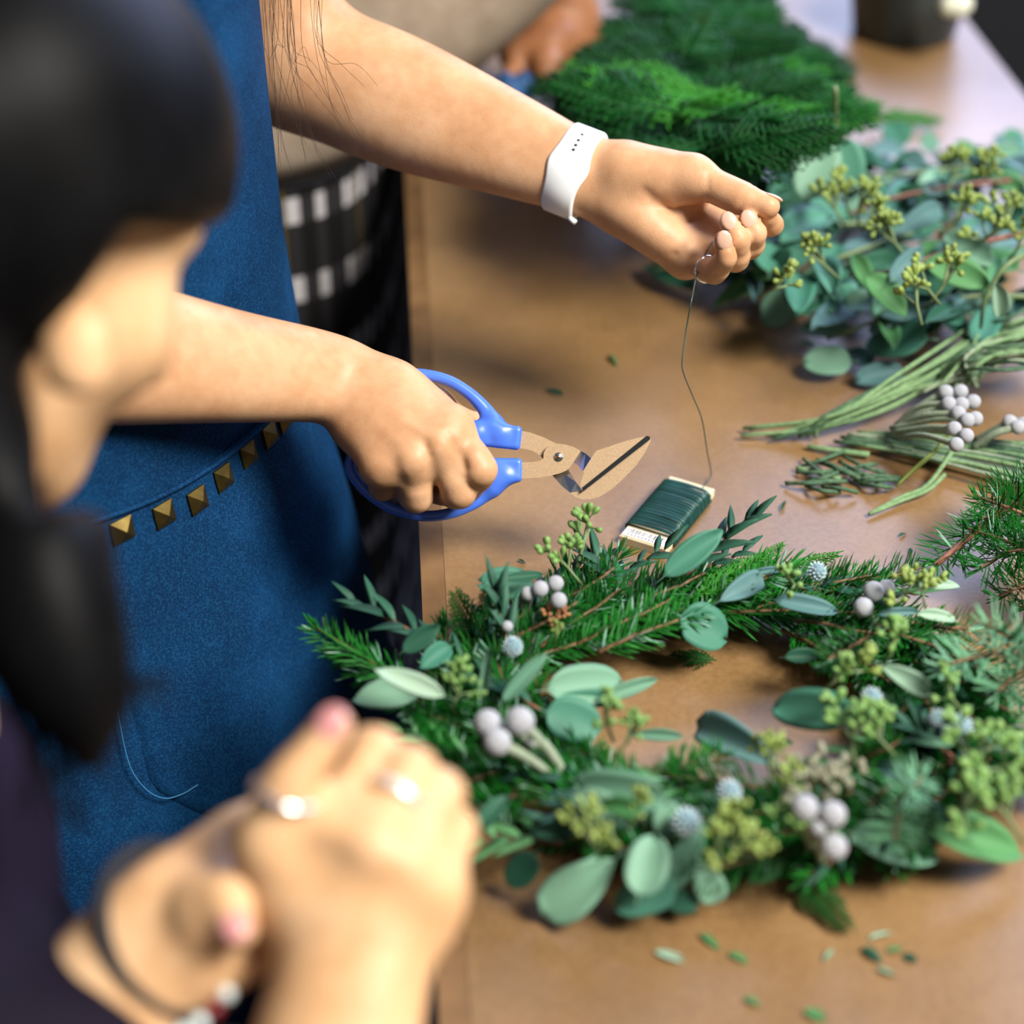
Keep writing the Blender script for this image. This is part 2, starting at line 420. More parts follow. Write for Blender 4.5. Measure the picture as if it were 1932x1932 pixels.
def ring_pts(c, fdir, a, b, z, n=48, e=2.3, back=None):
    f = unit([fdir[0], fdir[1], 0]); l = np.array([-f[1], f[0], 0]); out = []
    for k in range(n):
        t = 2 * math.pi * k / n; ct, st = math.cos(t), math.sin(t)
        x = math.copysign(abs(ct) ** (2 / e), ct); y = math.copysign(abs(st) ** (2 / e), st)
        aa = a if x > 0 or back is None else back
        out.append(np.array([c[0], c[1], 0]) + f * (aa * x) + l * (b * y) + np.array([0, 0, z]))
    return out

# ================================================================== person in the denim apron
A_loc = (-0.27, 0.90, fz)
pa = thing('person', 'person in a studded blue denim apron cutting with scissors', 'person', A_loc)
fA = unit([0.85, -0.53, 0]); lA = np.array([0.53, 0.85, 0])
# ---- left arm, palm up, pinching the wire
LW = D(1112, 335, 1.06)
elb = D(556, 118, 1.10); shoL = elb + np.array([-0.075, 0.02, 0.25])
wd = unit(D(1100, 400, 1.06) - D(1130, 268, 1.06))           # across the wrist, towards the little finger
toC = -FW
def mix3(a, b, t): return np.asarray(a) * (1 - t) + np.asarray(b) * t
hL = dict(
  arm=[([shoL, mix3(shoL, elb, 0.55), elb], [0.046, 0.041, 0.035], 0.02),
       ([elb - wd*0.007, mix3(elb, LW, 0.33) - wd*0.011, mix3(elb, LW, 0.7) - wd*0.011, LW - wd*0.0085, D(1170, 322, 1.058)], [0.033, 0.0300, 0.0215, 0.0155, 0.0145], 0.02),
       ([elb + wd*0.004, mix3(elb, LW, 0.33) + wd*0.010, mix3(elb, LW, 0.7) + wd*0.010, LW + wd*0.0085, D(1165, 388, 1.058)], [0.033, 0.0295, 0.0210, 0.0150, 0.0150], 0.018)],
  carpal=[D(1165, 330, 1.06), D(1165, 345, 1.06), D(1162, 362, 1.06), D(1158, 378, 1.06)],
  fingers=[[D(1338, 392, 1.070), D(1424, 424, 1.052), D(1456, 424, 1.036), D(1449, 408, 1.026)],
           [D(1332, 428, 1.066), D(1414, 464, 1.036), D(1424, 440, 1.020), D(1411, 416, 1.019)],
           [D(1316, 464, 1.062), D(1388, 488, 1.030), D(1392, 452, 1.014), D(1375, 421, 1.014)],
           [D(1292, 490, 1.058), D(1348, 513, 1.028), D(1370, 486, 1.008), D(1364, 452, 1.004)]],
  thumb=[D(1185, 318, 1.050), D(1308, 334, 1.038), D(1398, 374, 1.026), D(1449, 389, 1.020)],
  pads=[((D(1245, 342, 1.046), (0.027, 0.0135, 0.014), np.array([unit(D(1310, 340, 1.04) - D(1180, 330, 1.05)), unit(np.cross(toC, unit(D(1310, 340, 1.04) - D(1180, 330, 1.05)))), toC])), 0.010),
        ((D(1228, 432, 1.050), (0.029, 0.0125, 0.0135), np.array([unit(D(1300, 486, 1.05) - D(1160, 392, 1.05)), unit(np.cross(toC, unit(D(1300, 486, 1.05) - D(1160, 392, 1.05)))), toC])), 0.010)],
  mr0=0.0112, mr1=0.0105, fs=(0.95, 0.95, 0.93, 0.85, 1.0),
  grooves=[([D(1215, 362, 1.032), D(1242, 386, 1.036), D(1270, 396, 1.045), D(1310, 380, 1.045), D(1335, 366, 1.035)], 0.0028, 0.0016),
           ([D(1255, 432, 1.04), D(1285, 424, 1.048), D(1318, 410, 1.052)], 0.0018, 0.0010),
           ([D(1272, 480, 1.042), D(1290, 462, 1.046), D(1298, 440, 1.05)], 0.0018, 0.0010),
           ([D(1133, 355, 1.044), D(1126, 372, 1.044), D(1128, 392, 1.046)], 0.0012, 0.0007),
           ([D(1336, 330, 1.024), D(1334, 352, 1.024)], 0.0013, 0.0008)])
# ---- right arm with the scissors
RW = D(632, 716, 0.985); elbR = D(-150, 620, 0.86); shoR = np.array([-0.37, 0.755, 0.46])
wr = unit(D(640, 790, 0.985) - D(660, 650, 0.985))
hR = dict(
  arm=[([shoR, mix3(shoR, elbR, 0.55), elbR], [0.046, 0.042, 0.037], 0.02),
       ([elbR - wr*0.008, mix3(elbR, RW, 0.35) - wr*0.011, mix3(elbR, RW, 0.72) - wr*0.010, RW - wr*0.008, D(722, 740, 0.985)], [0.034, 0.029, 0.0205, 0.0165, 0.0155], 0.02),
       ([elbR + wr*0.008, mix3(elbR, RW, 0.35) + wr*0.011, mix3(elbR, RW, 0.72) + wr*0.010, RW + wr*0.009, D(672, 800, 0.983)], [0.034, 0.028, 0.0200, 0.0160, 0.0140], 0.016)],
  carpal=[D(715, 738, 0.985), D(700, 755, 0.983), D(685, 770, 0.983), D(672, 785, 0.984)],
  fingers=[[D(850, 806, 0.972), D(905, 886, 0.966), D(880, 925, 0.998), D(838, 905, 1.012)],
           [D(828, 838, 0.966), D(866, 927, 0.972), D(826, 925, 1.004), D(790, 885, 1.010)],
           [D(776, 866, 0.964), D(786, 936, 0.976), D(758, 918, 1.006), D(740, 880, 1.010)],
           [D(718, 882, 0.968), D(722, 918, 0.988), D(708, 898, 1.008), D(706, 870, 1.012)]],
  thumb=[D(740, 735, 0.990), D(815, 770, 1.010), D(868, 800, 1.020), D(905, 800, 1.026)],
  pads=[((D(775, 810, 0.985), (0.034, 0.026, 0.013), np.array([unit(D(850, 850, .97) - D(700, 760, .98)), unit(np.cross(toC, unit(D(850, 850, .97) - D(700, 760, .98)))), toC])), 0.012)],
  mr0=0.0105, mr1=0.0108, fr=(0.0104, 0.0098, 0.0080, 0.0064), fs=(1.0, 1.0, 0.96, 0.84, 1.0),
  ridges=[([D(850, 806, 0.962), D(848, 804, 0.962)], 0.007, 0.0008), ([D(828, 838, 0.955), D(826, 838, 0.955)], 0.007, 0.0011),
          ([D(776, 866, 0.953), D(775, 866, 0.953)], 0.007, 0.0011), ([D(718, 882, 0.956), D(717, 882, 0.956)], 0.006, 0.0010),
          ([D(700, 752, 0.964), D(760, 790, 0.958), D(822, 834, 0.955)], 0.0024, 0.0009), ([D(690, 768, 0.964), D(735, 815, 0.958), D(774, 862, 0.954)], 0.0024, 0.0009),
          ([D(612, 776, 0.966), D(613, 777, 0.966)], 0.009, 0.0012)],
  grooves=[([D(802, 838, 0.953), D(812, 868, 0.955), D(815, 895, 0.958)], 0.003, 0.0016), ([D(748, 870, 0.955), D(756, 890, 0.957), D(758, 910, 0.96)], 0.003, 0.0016),
           ([D(843, 822, 0.956), D(862, 850, 0.956), D(880, 880, 0.960)], 0.0026, 0.0016)])
mb = MB()
for h, w_, e_ in ((hL, LW, elb), (hR, RW, elbR)):
    lo, hi = bounds(hand_points(h), 0.05); V, F = mesh_sdf(hand_sdf(h), lo, hi, 0.0019); V = smooth_arm(V, F, w_, e_)
    mb.add((V.tolist(), F.tolist()))
# shoulders, neck and head (above the frame) close the figure
cA = np.array([-0.267, 0.889])
def upper_a(p):
    c = np.array([cA[0] + 0.02, cA[1], 0.46])
    d = smin(cap(p, shoL, c + lA*0.08, 0.046, 0.06), cap(p, shoR, c - lA*0.08, 0.046, 0.06), 0.04)
    d = smin(d, ell(p, c - np.array([0, 0, 0.12]), (0.075, 0.115, 0.18), np.array([fA, lA, (0, 0, 1)])), 0.04)
    d = smin(d, cap(p, c, c + fA*0.05 + np.array([0, 0, 0.16]), 0.055, 0.05), 0.03)
    hc = c + fA*0.08 + np.array([0, 0, 0.25])
    d = smin(d, ell(p, hc, (0.095, 0.073, 0.115), np.array([fA, lA, (0, 0, 1)])), 0.03)
    d = smin(d, cap(p, hc + fA*0.085 + np.array([0, 0, -0.005]), hc + fA*0.108 + np.array([0, 0, -0.035]), 0.008, 0.012), 0.012)
    for s in (-1, 1): d = smin(d, ell(p, hc + lA*0.074*s + np.array([0, 0, -0.01]), (0.018, 0.007, 0.03), np.array([fA, lA, (0, 0, 1)])), 0.006)
    return d
V, F = mesh_sdf(upper_a, (-0.52, 0.6, 0.1), (0.02, 1.25, 0.9), 0.009); mb.add((V.tolist(), F.tolist()))
part('body', mb.v, mb.f, SKIN_A, pa)
def hair_cap(p):
    c = np.array([cA[0] + 0.02, cA[1], 0.46]); hc = c + fA*0.08 + np.array([0, 0, 0.25])
    d = ell(p, hc - fA*0.022 + np.array([0, 0, 0.028]), (0.098, 0.088, 0.108), np.array([fA, lA, (0, 0, 1)]))
    return smin(d, cap(p, hc - fA*0.07, c - fA*0.11 + np.array([0, 0, -0.1]), 0.06, 0.04), 0.05)
V, F = mesh_sdf(hair_cap, (-0.55, 0.65, 0.25), (0.05, 1.15, 0.95), 0.010); hA = part('hair', V, F, HAIR, pa, label='long black hair')
mb = MB(); rs = random.Random(3)
for k in range(34):
    u0 = rs.choice([484, 490, 500, 515, 540, 548, 560, 575, 590, 600]) + rs.uniform(-8, 8); dd = rs.uniform(1.0, 1.04)
    ex = u0 + rs.uniform(-25, 70) + (40 if u0 > 540 else 0); ey = rs.choice([150, 200, 250, 300, 320]) + rs.uniform(-40, 25)
    mid = (u0 + rs.uniform(-8, 18), 60 + rs.uniform(0, 60)); mid2 = (u0 * 0.4 + ex * 0.6 + rs.uniform(-10, 6), ey * 0.75)
    mb.add(tube(spline([D(u0 - 10, -260, dd - 0.03), D(u0, -60, dd), D(mid[0], mid[1], dd), D(mid2[0], mid2[1], dd), D(ex, ey, dd)], 6), np.linspace(0.00020, 0.00009, 25), 4, False))
part('loose_strands', mb.v, mb.f, HAIR_S, hA, kind='stuff')
# nails of the palm-up hand
for ch, r, dz in ((hL['fingers'][1], 0.0062, D(1432, 408, 0.98)), (hL['fingers'][2], 0.0060, D(1394, 410, 0.97)), (hL['fingers'][3], 0.0052, D(1384, 444, 0.96))):
    part('fingernail', *nail_vf(ch[2], ch[3], dz - np.asarray(ch[3]), r, 0.95), NAIL, pa)
part('fingernail', *nail_vf(hL['thumb'][2], hL['thumb'][3], D(1470, 340, 1.02) - hL['thumb'][3], 0.0068, 1.05), NAIL, pa)

# ---- apron: a full wrap of denim from chest to below the knee
prof = [(-0.64, 0.175, 0.215, 0.02), (-0.45, 0.165, 0.21, 0.02), (-0.30, 0.158, 0.205, 0.017), (-0.18, 0.152, 0.20, 0.013), (-0.08, 0.140, 0.192, 0.008),
        (0.00, 0.126, 0.182, 0.004), (0.06, 0.116, 0.174, 0.0), (0.14, 0.111, 0.166, 0.0), (0.24, 0.112, 0.160, 0.0), (0.34, 0.116, 0.150, 0.002), (0.42, 0.108, 0.135, 0.004)]
pz = [q[0] for q in prof]
def apron_params(z): return [float(np.interp(z, pz, [q[i] for q in prof])) for i in (1, 2, 3)]
def apron_pt(z, t, off=0.0):
    a, b, s = apron_params(z); ct, st = math.cos(t), math.sin(t); e = 2.25
    fold = 0.004 * math.sin(t * 7 + 1) * max(0, min(1, (-z + 0.02) / 0.3))
    x = math.copysign(abs(ct) ** (2/e), ct) * (a + off + fold); y = math.copysign(abs(st) ** (2/e), st) * (b + off + fold)
    c = cA + fA[:2] * s
    q = np.array([c[0], c[1], z]) + fA * x + lA * y; return q
zs = np.concatenate([np.linspace(-0.64, -0.1, 14), np.linspace(-0.06, 0.42, 22)])
apr = part('apron', *loft([[apron_pt(z, 2*math.pi*k/96) for k in range(96)] for z in zs], False), DENIM, pa, label='blue denim apron')
# shared helper: find the angle t on the apron front at height z that shows at column u
def apron_t(z, u):
    best = None
    for k in range(241):
        t = -1.5 + 2.4 * k / 240; q = apron_pt(z, t); w = q - CAM; d = np.dot(w, FW); uu = 966 + FPX * w[0] / d
        if best is None or abs(uu - u) < best[0]: best = (abs(uu - u), t)
    return best[1]
# pocket: a raised panel with rounded lower corner, band of studs along its top edge
POC_T0 = apron_t(0.05, 168); POC_T1 = apron_t(0.05, 530)
TOPZ, BOTZ = 0.079, -0.165
nU, nV = 36, 30; V = []; F = []
for j in range(nV + 1):
    for i in range(nU + 1):
        s = i / nU; w = j / nV; t = POC_T0 + (POC_T1 + 0.35 - POC_T0) * s
        zt = TOPZ - 0.010 * math.sin(s * math.pi) ; zb = BOTZ + 0.075 * max(0, 1 - s / 0.45) ** 2.2
        z = zt + (zb - zt) * w
        off = 0.0052 * (1 - 0.55 * w) if 0 < i < nU and j < nV else -0.001
        V.append(apron_pt(z, t, off))
for j in range(nV):
    for i in range(nU): F.append((j*(nU+1)+i, (j+1)*(nU+1)+i, (j+1)*(nU+1)+i+1, j*(nU+1)+i+1))
poc = part('pocket', V, F, DENIM, apr)
st = [apron_pt(TOPZ - 0.010*math.sin(i/40*math.pi) - 0.003, POC_T0 + (POC_T1 + 0.35 - POC_T0) * i / 40, 0.0060) for i in range(41)]
part('pocket_hem', *tube(st, 0.0016, 6), DENIM, apr)
def apron_uv(u, v, off):
    best = None
    for z in np.linspace(-0.30, 0.12, 211):
        q = apron_pt(z, apron_t(z, u), off); w = q - CAM; vv = 966 - FPX * np.dot(w, UP) / np.dot(w, FW)
        if best is None or abs(vv - v) < best[0]: best = (abs(vv - v), q)
    return best[1]
st = spline([apron_uv(u, v, 0.0046) for u, v in ((166, 1065), (185, 1190), (213, 1330), (240, 1435), (266, 1488), (300, 1507), (335, 1500), (365, 1478))], 6)
part('pocket_stitching', *tube(st, 0.00045, 4), STITCH, apr)
for (su, sv, sz) in ((219, 998, 1.0), (296, 972, 1.0), (360, 940, 1.0), (408, 898, 0.96), (451, 858, 0.96), (490, 818, 0.93), (517, 790, 0.9)):
    # walk down the apron surface for the point that shows at (su, sv)
    best = None
    for z in np.linspace(-0.02, 0.10, 61):
        q = apron_pt(z, apron_t(z, su), 0.0052); w = q - CAM; vv = 966 - FPX * np.dot(w, UP) / np.dot(w, FW)
        if best is None or abs(vv - sv) < best[0]: best = (abs(vv - sv), z)
    z = best[1]; t = apron_t(z, su); q = apron_pt(z, t, 0.0055); tx = unit(apron_pt(z, t + 0.02) - apron_pt(z, t - 0.02)); tz = unit(apron_pt(z + 0.01, t) - apron_pt(z - 0.01, t))
    n = unit(np.cross(tx, tz)); n = n if np.dot(n, fA) > 0 else -n; s = 0.0066
    b0 = [q + tx*a*s + tz*b*s for a, b in ((-1, -1), (1, -1), (1, 1), (-1, 1))]
    part('stud', b0 + [p_ + n*0.0012 for p_ in b0] + [q + n*0.0048], [(0,1,5,4), (1,2,6,5), (2,3,7,6), (3,0,4,7), (4,5,8), (5,6,8), (6,7,8), (7,4,8), (3,2,1,0)], BRASS, apr, False, label='square brass pyramid stud')

def legs_a(p):
    d = None
    for s_ in (-1, 1):
        hip = np.array([cA[0], cA[1], -0.25]) + lA*0.08*s_; ft = np.array([cA[0], cA[1], fz + 0.04]) + lA*0.09*s_ - fA*0.02
        e = chain(p, [hip, (hip + ft)/2 + fA*0.02, ft], [0.075, 0.058, 0.042], 3); e = smin(e, cap(p, ft - fA*0.02, ft + fA*0.14, 0.038, 0.032), 0.02); d = e if d is None else np.minimum(d, e)
    return d
V, F = mesh_sdf(legs_a, (-0.5, 0.65, -0.80), (0.0, 1.15, -0.15), 0.010); part('trousers', V, F, BLACKC, pa)

# ---- white strap of the wrist watch
watch = thing('wristwatch', 'white silicone strap of a watch on the outstretched wrist', 'watch', tuple(D(1085, 335, 1.06)))
WHITE = noisy('silicone_white', (0.82, 0.86, 0.88), (0.90, 0.92, 0.93), 30, 0.42, spec=0.4)
DARKH = mat('hole_shade_dark', (0.03, 0.035, 0.04), 0.6)  # dark colour of raised discs that stand in for the shade in the holes
ax = unit(LW - elb); wc = D(1081, 331, 1.062); y_ = unit(wd - ax*np.dot(wd, ax)); n_ = unit(np.cross(ax, y_)); n_ = n_ if np.dot(n_, toC) > 0 else -n_
fLs = hand_sdf(hL)
def skin_r(t):
    dr = (y_ * math.cos(t) + n_ * math.sin(t)).astype(np.float32); rs_ = np.linspace(0.008, 0.05, 200, dtype=np.float32)
    v = fLs(wc.astype(np.float32) + rs_[:, None] * dr); return float(rs_[np.argmax(v > 0)]) if (v > 0).any() else 0.03
NS = 72; rads = np.array([skin_r(2*math.pi*k/NS) for k in range(NS)])
for _ in range(6): rads = (np.roll(rads, 1) + 2*rads + np.roll(rads, -1)) / 4
rings = []
prof2 = [(-1, 0.0002), (-0.98, 0.0018), (-0.85, 0.0026), (0.85, 0.0026), (0.98, 0.0018), (1, 0.0002)]
for k in range(NS):
    t = 2*math.pi*k/NS; dr = y_*math.cos(t) + n_*math.sin(t)
    sv = -math.cos(t)                     # +1 towards the thumb side, -1 little-finger side
    front = max(0.0, math.sin(t)); hw = 0.0098 + 0.0030 * front * math.exp(-((math.cos(t) + 0.05) / 0.42) ** 2)
    sh = 0.0022 * math.cos(t) * 0
    rings.append([wc + ax*(w*hw + sh) + dr*(rads[k] + o_) for w, o_ in prof2] + [wc + ax*(w*hw*0.98 + sh) + dr*(rads[k] - 0.001) for w, o_ in prof2[::-1]])
rings.append(rings[0]); V, F = loft(rings, False); part('strap', V, F, WHITE, watch)
for q in (0.66, 0.56, 0.47, 0.38):
    t = math.pi * q * 0 + math.acos(max(-1, -q * 1.22)) if q * 1.22 < 1 else math.pi * 0.85
    dr = y_*math.cos(t) + n_*math.sin(t); r_ = float(np.interp(t, np.arange(NS)*2*math.pi/NS, rads)); c_ = wc + dr*(r_ + 0.0026) - ax*0.0005
    part('hole_shade_disc', *sphere_vf(c_, (0.0011, 0.0011, 0.0005), 10, 6, np.array([ax, unit(np.cross(dr, ax)), dr])), DARKH, watch)
t = -math.pi/2; dr = -n_; bm = MB(); r_ = rads[int(NS*0.75)]
Mw = frame(wc + dr*(r_ + 0.006), ax, dr); 
part('watch_case', *sphere_vf(wc + dr*(r_ + 0.005), (0.019, 0.017, 0.0055), 20, 10, np.array([ax, np.cross(dr, ax), dr])), mat('watch_black', (0.02, 0.02, 0.022), 0.2), watch)
t = 0.12; dr = y_*math.cos(t) + n_*math.sin(t)
part('strap_end', *tube([wc + dr*(rads[1] + 0.002) + ax*0.008, wc + dr*(rads[1] + 0.0035) + ax*0.0135 + n_*0.001], 0.0016, 8), WHITE, watch)
# thin ring on the little finger side of the palm-up hand
RINGM = mat('ring_silver', (0.85, 0.85, 0.86), 0.18, metal=1.0)
rp = hL['fingers'][3]; c_ = mix3(rp[0], rp[1], 0.74); axr = unit(rp[1] - rp[0]); yy = unit(np.cross(axr, toC)); zz = np.cross(axr, yy)
def hug(a):
    dr = yy*math.cos(a) + zz*math.sin(a); rs_ = np.linspace(0.003, 0.0085, 60, dtype=np.float32); v = fLs((c_ + rs_[:, None]*dr).astype(np.float32))
    return c_ + dr*(float(rs_[np.argmax(v > 0)]) if (v > 0).any() else 0.0085)
part_ring = part('finger_ring', *tube([hug(a) for a in np.linspace(0, 2*math.pi, 33)], 0.0010, 6, False), RINGM)
tag(part_ring, 'silver ring on the little finger of the hand holding the wire', 'ring')

# ================================================================== scissors
SD = 0.992
def flat_piece(polys, thick, top=0.0):
    """polys: lists of (u, v, lift) in frame pixels; the lift (metres) brings that corner nearer than the scissor plane"""
    V = []; F = []; key = {}; edges = {}
    def vid(u, v, l):
        k = (round(u, 2), round(v, 2))
        if k not in key:
            key[k] = len(V) // 2; V.append(D(u, v, SD - top - l)); V.append(D(u, v, SD - top - l + thick))
        return key[k]
    for poly in polys:
        ids = [vid(*q) for q in poly]
        F.append(tuple(2*i for i in ids)); F.append(tuple(2*i + 1 for i in ids[::-1]))
        for a, b in zip(ids, ids[1:] + ids[:1]):
            if (b, a) in edges: del edges[(b, a)]
            else: edges[(a, b)] = 1
    for a, b in edges: F.append((2*b, 2*a, 2*a + 1, 2*b + 1))
    return V, F
def z6(pts, l=0.0): return [(900 + x/4.83, 700 + y/4.83, (q[0] if q else l)) for x, y, *q in pts]
def z5(pts): return [(550 + x/2.576, 600 + y/2.576) for x, y in pts]
BLADE = noisy('blade_metal', (0.44, 0.30, 0.175), (0.52, 0.36, 0.22), 900, 0.36, 0.0002, 1500, metal=0.25)
STEEL = mat('steel_bright', (0.55, 0.58, 0.60), 0.22, metal=1.0)
STEEL_D = mat('steel_dark', (0.06, 0.065, 0.065), 0.3, metal=0.9)
HANDLE = noisy('handle_blue', (0.055, 0.155, 0.70), (0.075, 0.19, 0.78), 40, 0.32, spec=0.5)
sc = thing('scissors', 'floral scissors with blue loop handles held over the table', 'scissors', tuple(D(940, 850, SD)))
BL = 0.007
# blade growing from the far handle: shank, bend, broad lower blade
part('blade', *flat_piece([
    z6([(330, 560), (405, 545), (480, 558), (600, 602), (710, 655), (800, 700), (860, 790), (830, 870), (780, 925), (690, 955), (640, 880), (600, 800), (570, 765), (500, 725), (405, 705), (330, 700)]),
], 0.0022, 0.0), BLADE, sc, False)
part('blade', *flat_piece([
    z6([(690, 955, 0), (780, 925, 0), (830, 895, 0), (905, 1015, BL*.8), (960, 1090, BL), (850, 1110, BL), (770, 1045, BL*.6)]),
], 0.0022, 0.0), STEEL, sc, False, label='shiny bent neck of the lower blade')
part('blade', *flat_piece([
    z6([(850, 1110), (960, 1090), (1575, 600), (1582, 640), (1530, 745), (1450, 860), (1350, 965), (1230, 1075), (1120, 1145), (1040, 1168), (960, 1168), (895, 1150)], BL),
], 0.0022, 0.0), BLADE, sc, False)
# blade growing from the near handle: boss with the rivet, bend, narrow upper blade
part('blade', *flat_piece([
    z6([(340, 835), (415, 832), (520, 828), (580, 815), (605, 795), (608, 745), (630, 705), (665, 675), (720, 660), (800, 668), (880, 692), (945, 728), (880, 830), (855, 865), (820, 905), (760, 932), (680, 952), (560, 972), (415, 980), (340, 975)]),
], 0.0022, 0.0026), BLADE, sc, False)
part('blade', *flat_piece([
    z6([(945, 728, 0), (990, 752, BL*.5), (1040, 795, BL), (965, 915, BL), (930, 870, BL*.5), (880, 830, 0)]),
], 0.0022, 0.0026), STEEL, sc, False, label='shiny bent neck of the upper blade')
part('blade', *flat_piece([
    z6([(1040, 795), (1085, 727), (1200, 688), (1330, 645), (1470, 608), (1548, 595), (950, 1062), (940, 1030), (975, 925), (965, 915)], BL),
], 0.0022, 0.0026), BLADE, sc, False)
part('blade_edge', *flat_piece([z6([(1545, 590), (1578, 600), (1575, 625), (965, 1098), (955, 1066)], BL)], 0.0020, 0.0030), STEEL_D, sc, False, label='dark ground cutting edge between the blades')
part('rivet', *sphere_vf(D(900 + 743/4.83, 700 + 783/4.83, SD - 0.0028), (0.0026, 0.0026, 0.0011), 20, 10, np.array([RT, UP, FW])), STEEL, sc)
part('rivet', *sphere_vf(D(900 + 743/4.83, 700 + 783/4.83, SD - 0.0036), (0.0011, 0.0011, 0.0008), 12, 8, np.array([RT, UP, FW])), mat('rivet_copper', (0.5, 0.25, 0.12), 0.3, metal=1.0), sc)
def handle(loop, rad, fer, cap_pts, name_label, dd):
    L = [D(u, v, SD + dd) for u, v in z5(loop)]
    q = spline(np.hstack([np.array(L), np.array(rad)[:, None]]), 4)
    fc = [D(u, v, SD + 0.0005) for u, v in z5(fer)]
    exx = unit(np.array(fc[1]) - np.array(fc[0])); cen = (np.array(fc[0]) + np.array(fc[1])) / 2; hl = np.linalg.norm(np.array(fc[1]) - np.array(fc[0])) / 2
    yv = unit(UP - exx*np.dot(UP, exx)); zv = np.cross(exx, yv)
    def f(p):
        d = chain(p, q[:, :3], q[:, 3])
        g = p - cen.astype(np.float32); bx = np.stack([np.abs(g @ exx) - (hl - 0.0025), np.abs(g @ yv) - (0.0066 - 0.0025), np.abs(g @ zv) - (0.0046 - 0.0025)], 1)
        b = np.sqrt((np.maximum(bx, 0) ** 2).sum(1)) + np.minimum(bx.max(1), 0) - 0.0025
        for (a0, a1, r0, r1) in cap_pts: b = smin(b, cap(p, a0, a1, r0, r1), 0.004)
        return smin(d, b.astype(np.float32), 0.007)
    lo, hi = bounds(list(q[:, :3]) + fc, 0.014); V, F = mesh_sdf(f, lo, hi, 0.0010)
    return part('handle', V, F, HANDLE, sc, label=name_label)
def zc(x, y, r): u, v = 550 + x/2.576, 600 + y/2.576; return D(u, v, SD)
handle([(1000, 760), (985, 815), (930, 872), (860, 915), (760, 952), (640, 962), (500, 930), (395, 868), (325, 800), (290, 745), (285, 700), (310, 660), (400, 640), (560, 665), (760, 700), (900, 722)],
       [0.0034, 0.0036, 0.0034, 0.0032, 0.0031, 0.0031, 0.0031, 0.0031, 0.0031, 0.0031, 0.0030, 0.0030, 0.0030, 0.0030, 0.0030, 0.0032],
       [(930, 738), (1122, 740)], [(zc(1040, 770, 0), zc(985, 820, 0), 0.0050, 0.0038)], 'blue loop handle around the fingers', 0.001)
handle([(985, 505), (935, 438), (865, 368), (770, 308), (665, 278), (560, 272), (460, 290), (390, 350), (370, 430), (430, 510), (560, 545), (720, 560), (850, 565)],
       [0.0045, 0.0040, 0.0034, 0.0032, 0.0031, 0.0031, 0.0031, 0.0031, 0.0031, 0.0031, 0.0031, 0.0034, 0.0042],
       [(890, 560), (1117, 586)], [(zc(980, 525, 0), zc(1010, 560, 0), 0.0048, 0.0055), (zc(840, 545, 0), zc(900, 560, 0), 0.0062, 0.0062)], 'blue loop handle around the thumb', 0.006)

# ================================================================== wire card and its strand
spool = thing('wire_card', 'dark green florist wire wound on a cream card by the wreath', 'wire spool', tuple(P(1258, 960, 0)))
s0 = P(1168, 1003, 0.008); s1 = P(1262, 1021, 0.008); s2 = P(1264, 891, 0.008)
sx = unit(s2 - s0); sy = s1 - s0; sy = unit(sy - sx*np.dot(sx, sy)); SL = np.linalg.norm(s2 - s0); SW = abs(np.dot(s1 - s0, sy)); SW = 0.0295
CREAM = noisy('card_cream', (0.62, 0.54, 0.36), (0.72, 0.65, 0.47), 60, 0.7)
def sp(a, b, z): return s0 + sx*a + sy*b + np.array([0, 0, z - 0.008])
def slab(a0, a1, b0, b1, z0, z1, bev=0.001):
    V = []; 
    for z, i in ((z0, 0), (z0 + bev, bev*0), (z1 - bev, 0), (z1, bev)):
        V.append([sp(a0 + i, b0 + i, z), sp(a1 - i, b0 + i, z), sp(a1 - i, b1 - i, z), sp(a0 + i, b1 - i, z)])
    return loft(V)
part('card', *slab(0, SL, 0, SW, 0.0002, 0.0060), CREAM, spool, False)
part('label', *slab(0.0012, 0.0092, 0.0012, SW - 0.0012, 0.0059, 0.0063, 0.0001), mat('label_white', (0.78, 0.78, 0.80), 0.5), spool, False)
INK = mat('ink_dark', (0.02, 0.025, 0.04), 0.6); rb = random.Random(11); b = 0.0030; mb = MB()
while b < SW - 0.0035:
    w = rb.choice([0.0003, 0.0005, 0.0008, 0.0004]); mb.add(slab(0.0042, 0.0086, b, b + w, 0.0062, 0.00635, 0.00002)); b += w + rb.choice([0.0004, 0.0006, 0.0010])
for k in range(9): mb.add(slab(0.0022, 0.0032, 0.004 + k*0.0022, 0.004 + k*0.0022 + 0.0012, 0.0062, 0.00635, 0.00002))
part('barcode', mb.v, mb.f, INK, spool, False)
WIREM = noisy('wire_green', (0.004, 0.040, 0.036), (0.010, 0.075, 0.066), 60, 0.36, metal=0.25, spec=0.6)
mb = MB(); a = 0.0105; rw = random.Random(5)
while a < SL - 0.0075:
    sk = rw.uniform(-0.0008, 0.0008); zt = 0.0085 + 0.0010*math.sin((a - 0.01)/(SL - 0.018)*math.pi) + rw.uniform(0, 0.0004); bo = 0.0016
    loop = [sp(a, -bo*0.4, 0.0035), sp(a, -bo*0.2, 0.0065), sp(a + sk*.2, 0.003, zt), sp(a + sk*.5, SW*0.5, zt + 0.0008), sp(a + sk, SW - 0.003, zt), sp(a + sk, SW + bo*0.2, 0.0065), sp(a + sk, SW + bo*0.4, 0.004), sp(a, SW - .001, 0.0009), sp(a, 0.001, 0.0009)]
    mb.add(tube(spline(loop + [loop[0]], 3), 0.00052, 5, False)); a += 0.00078
part('wire_winding', mb.v, mb.f, WIREM, spool, kind='stuff')
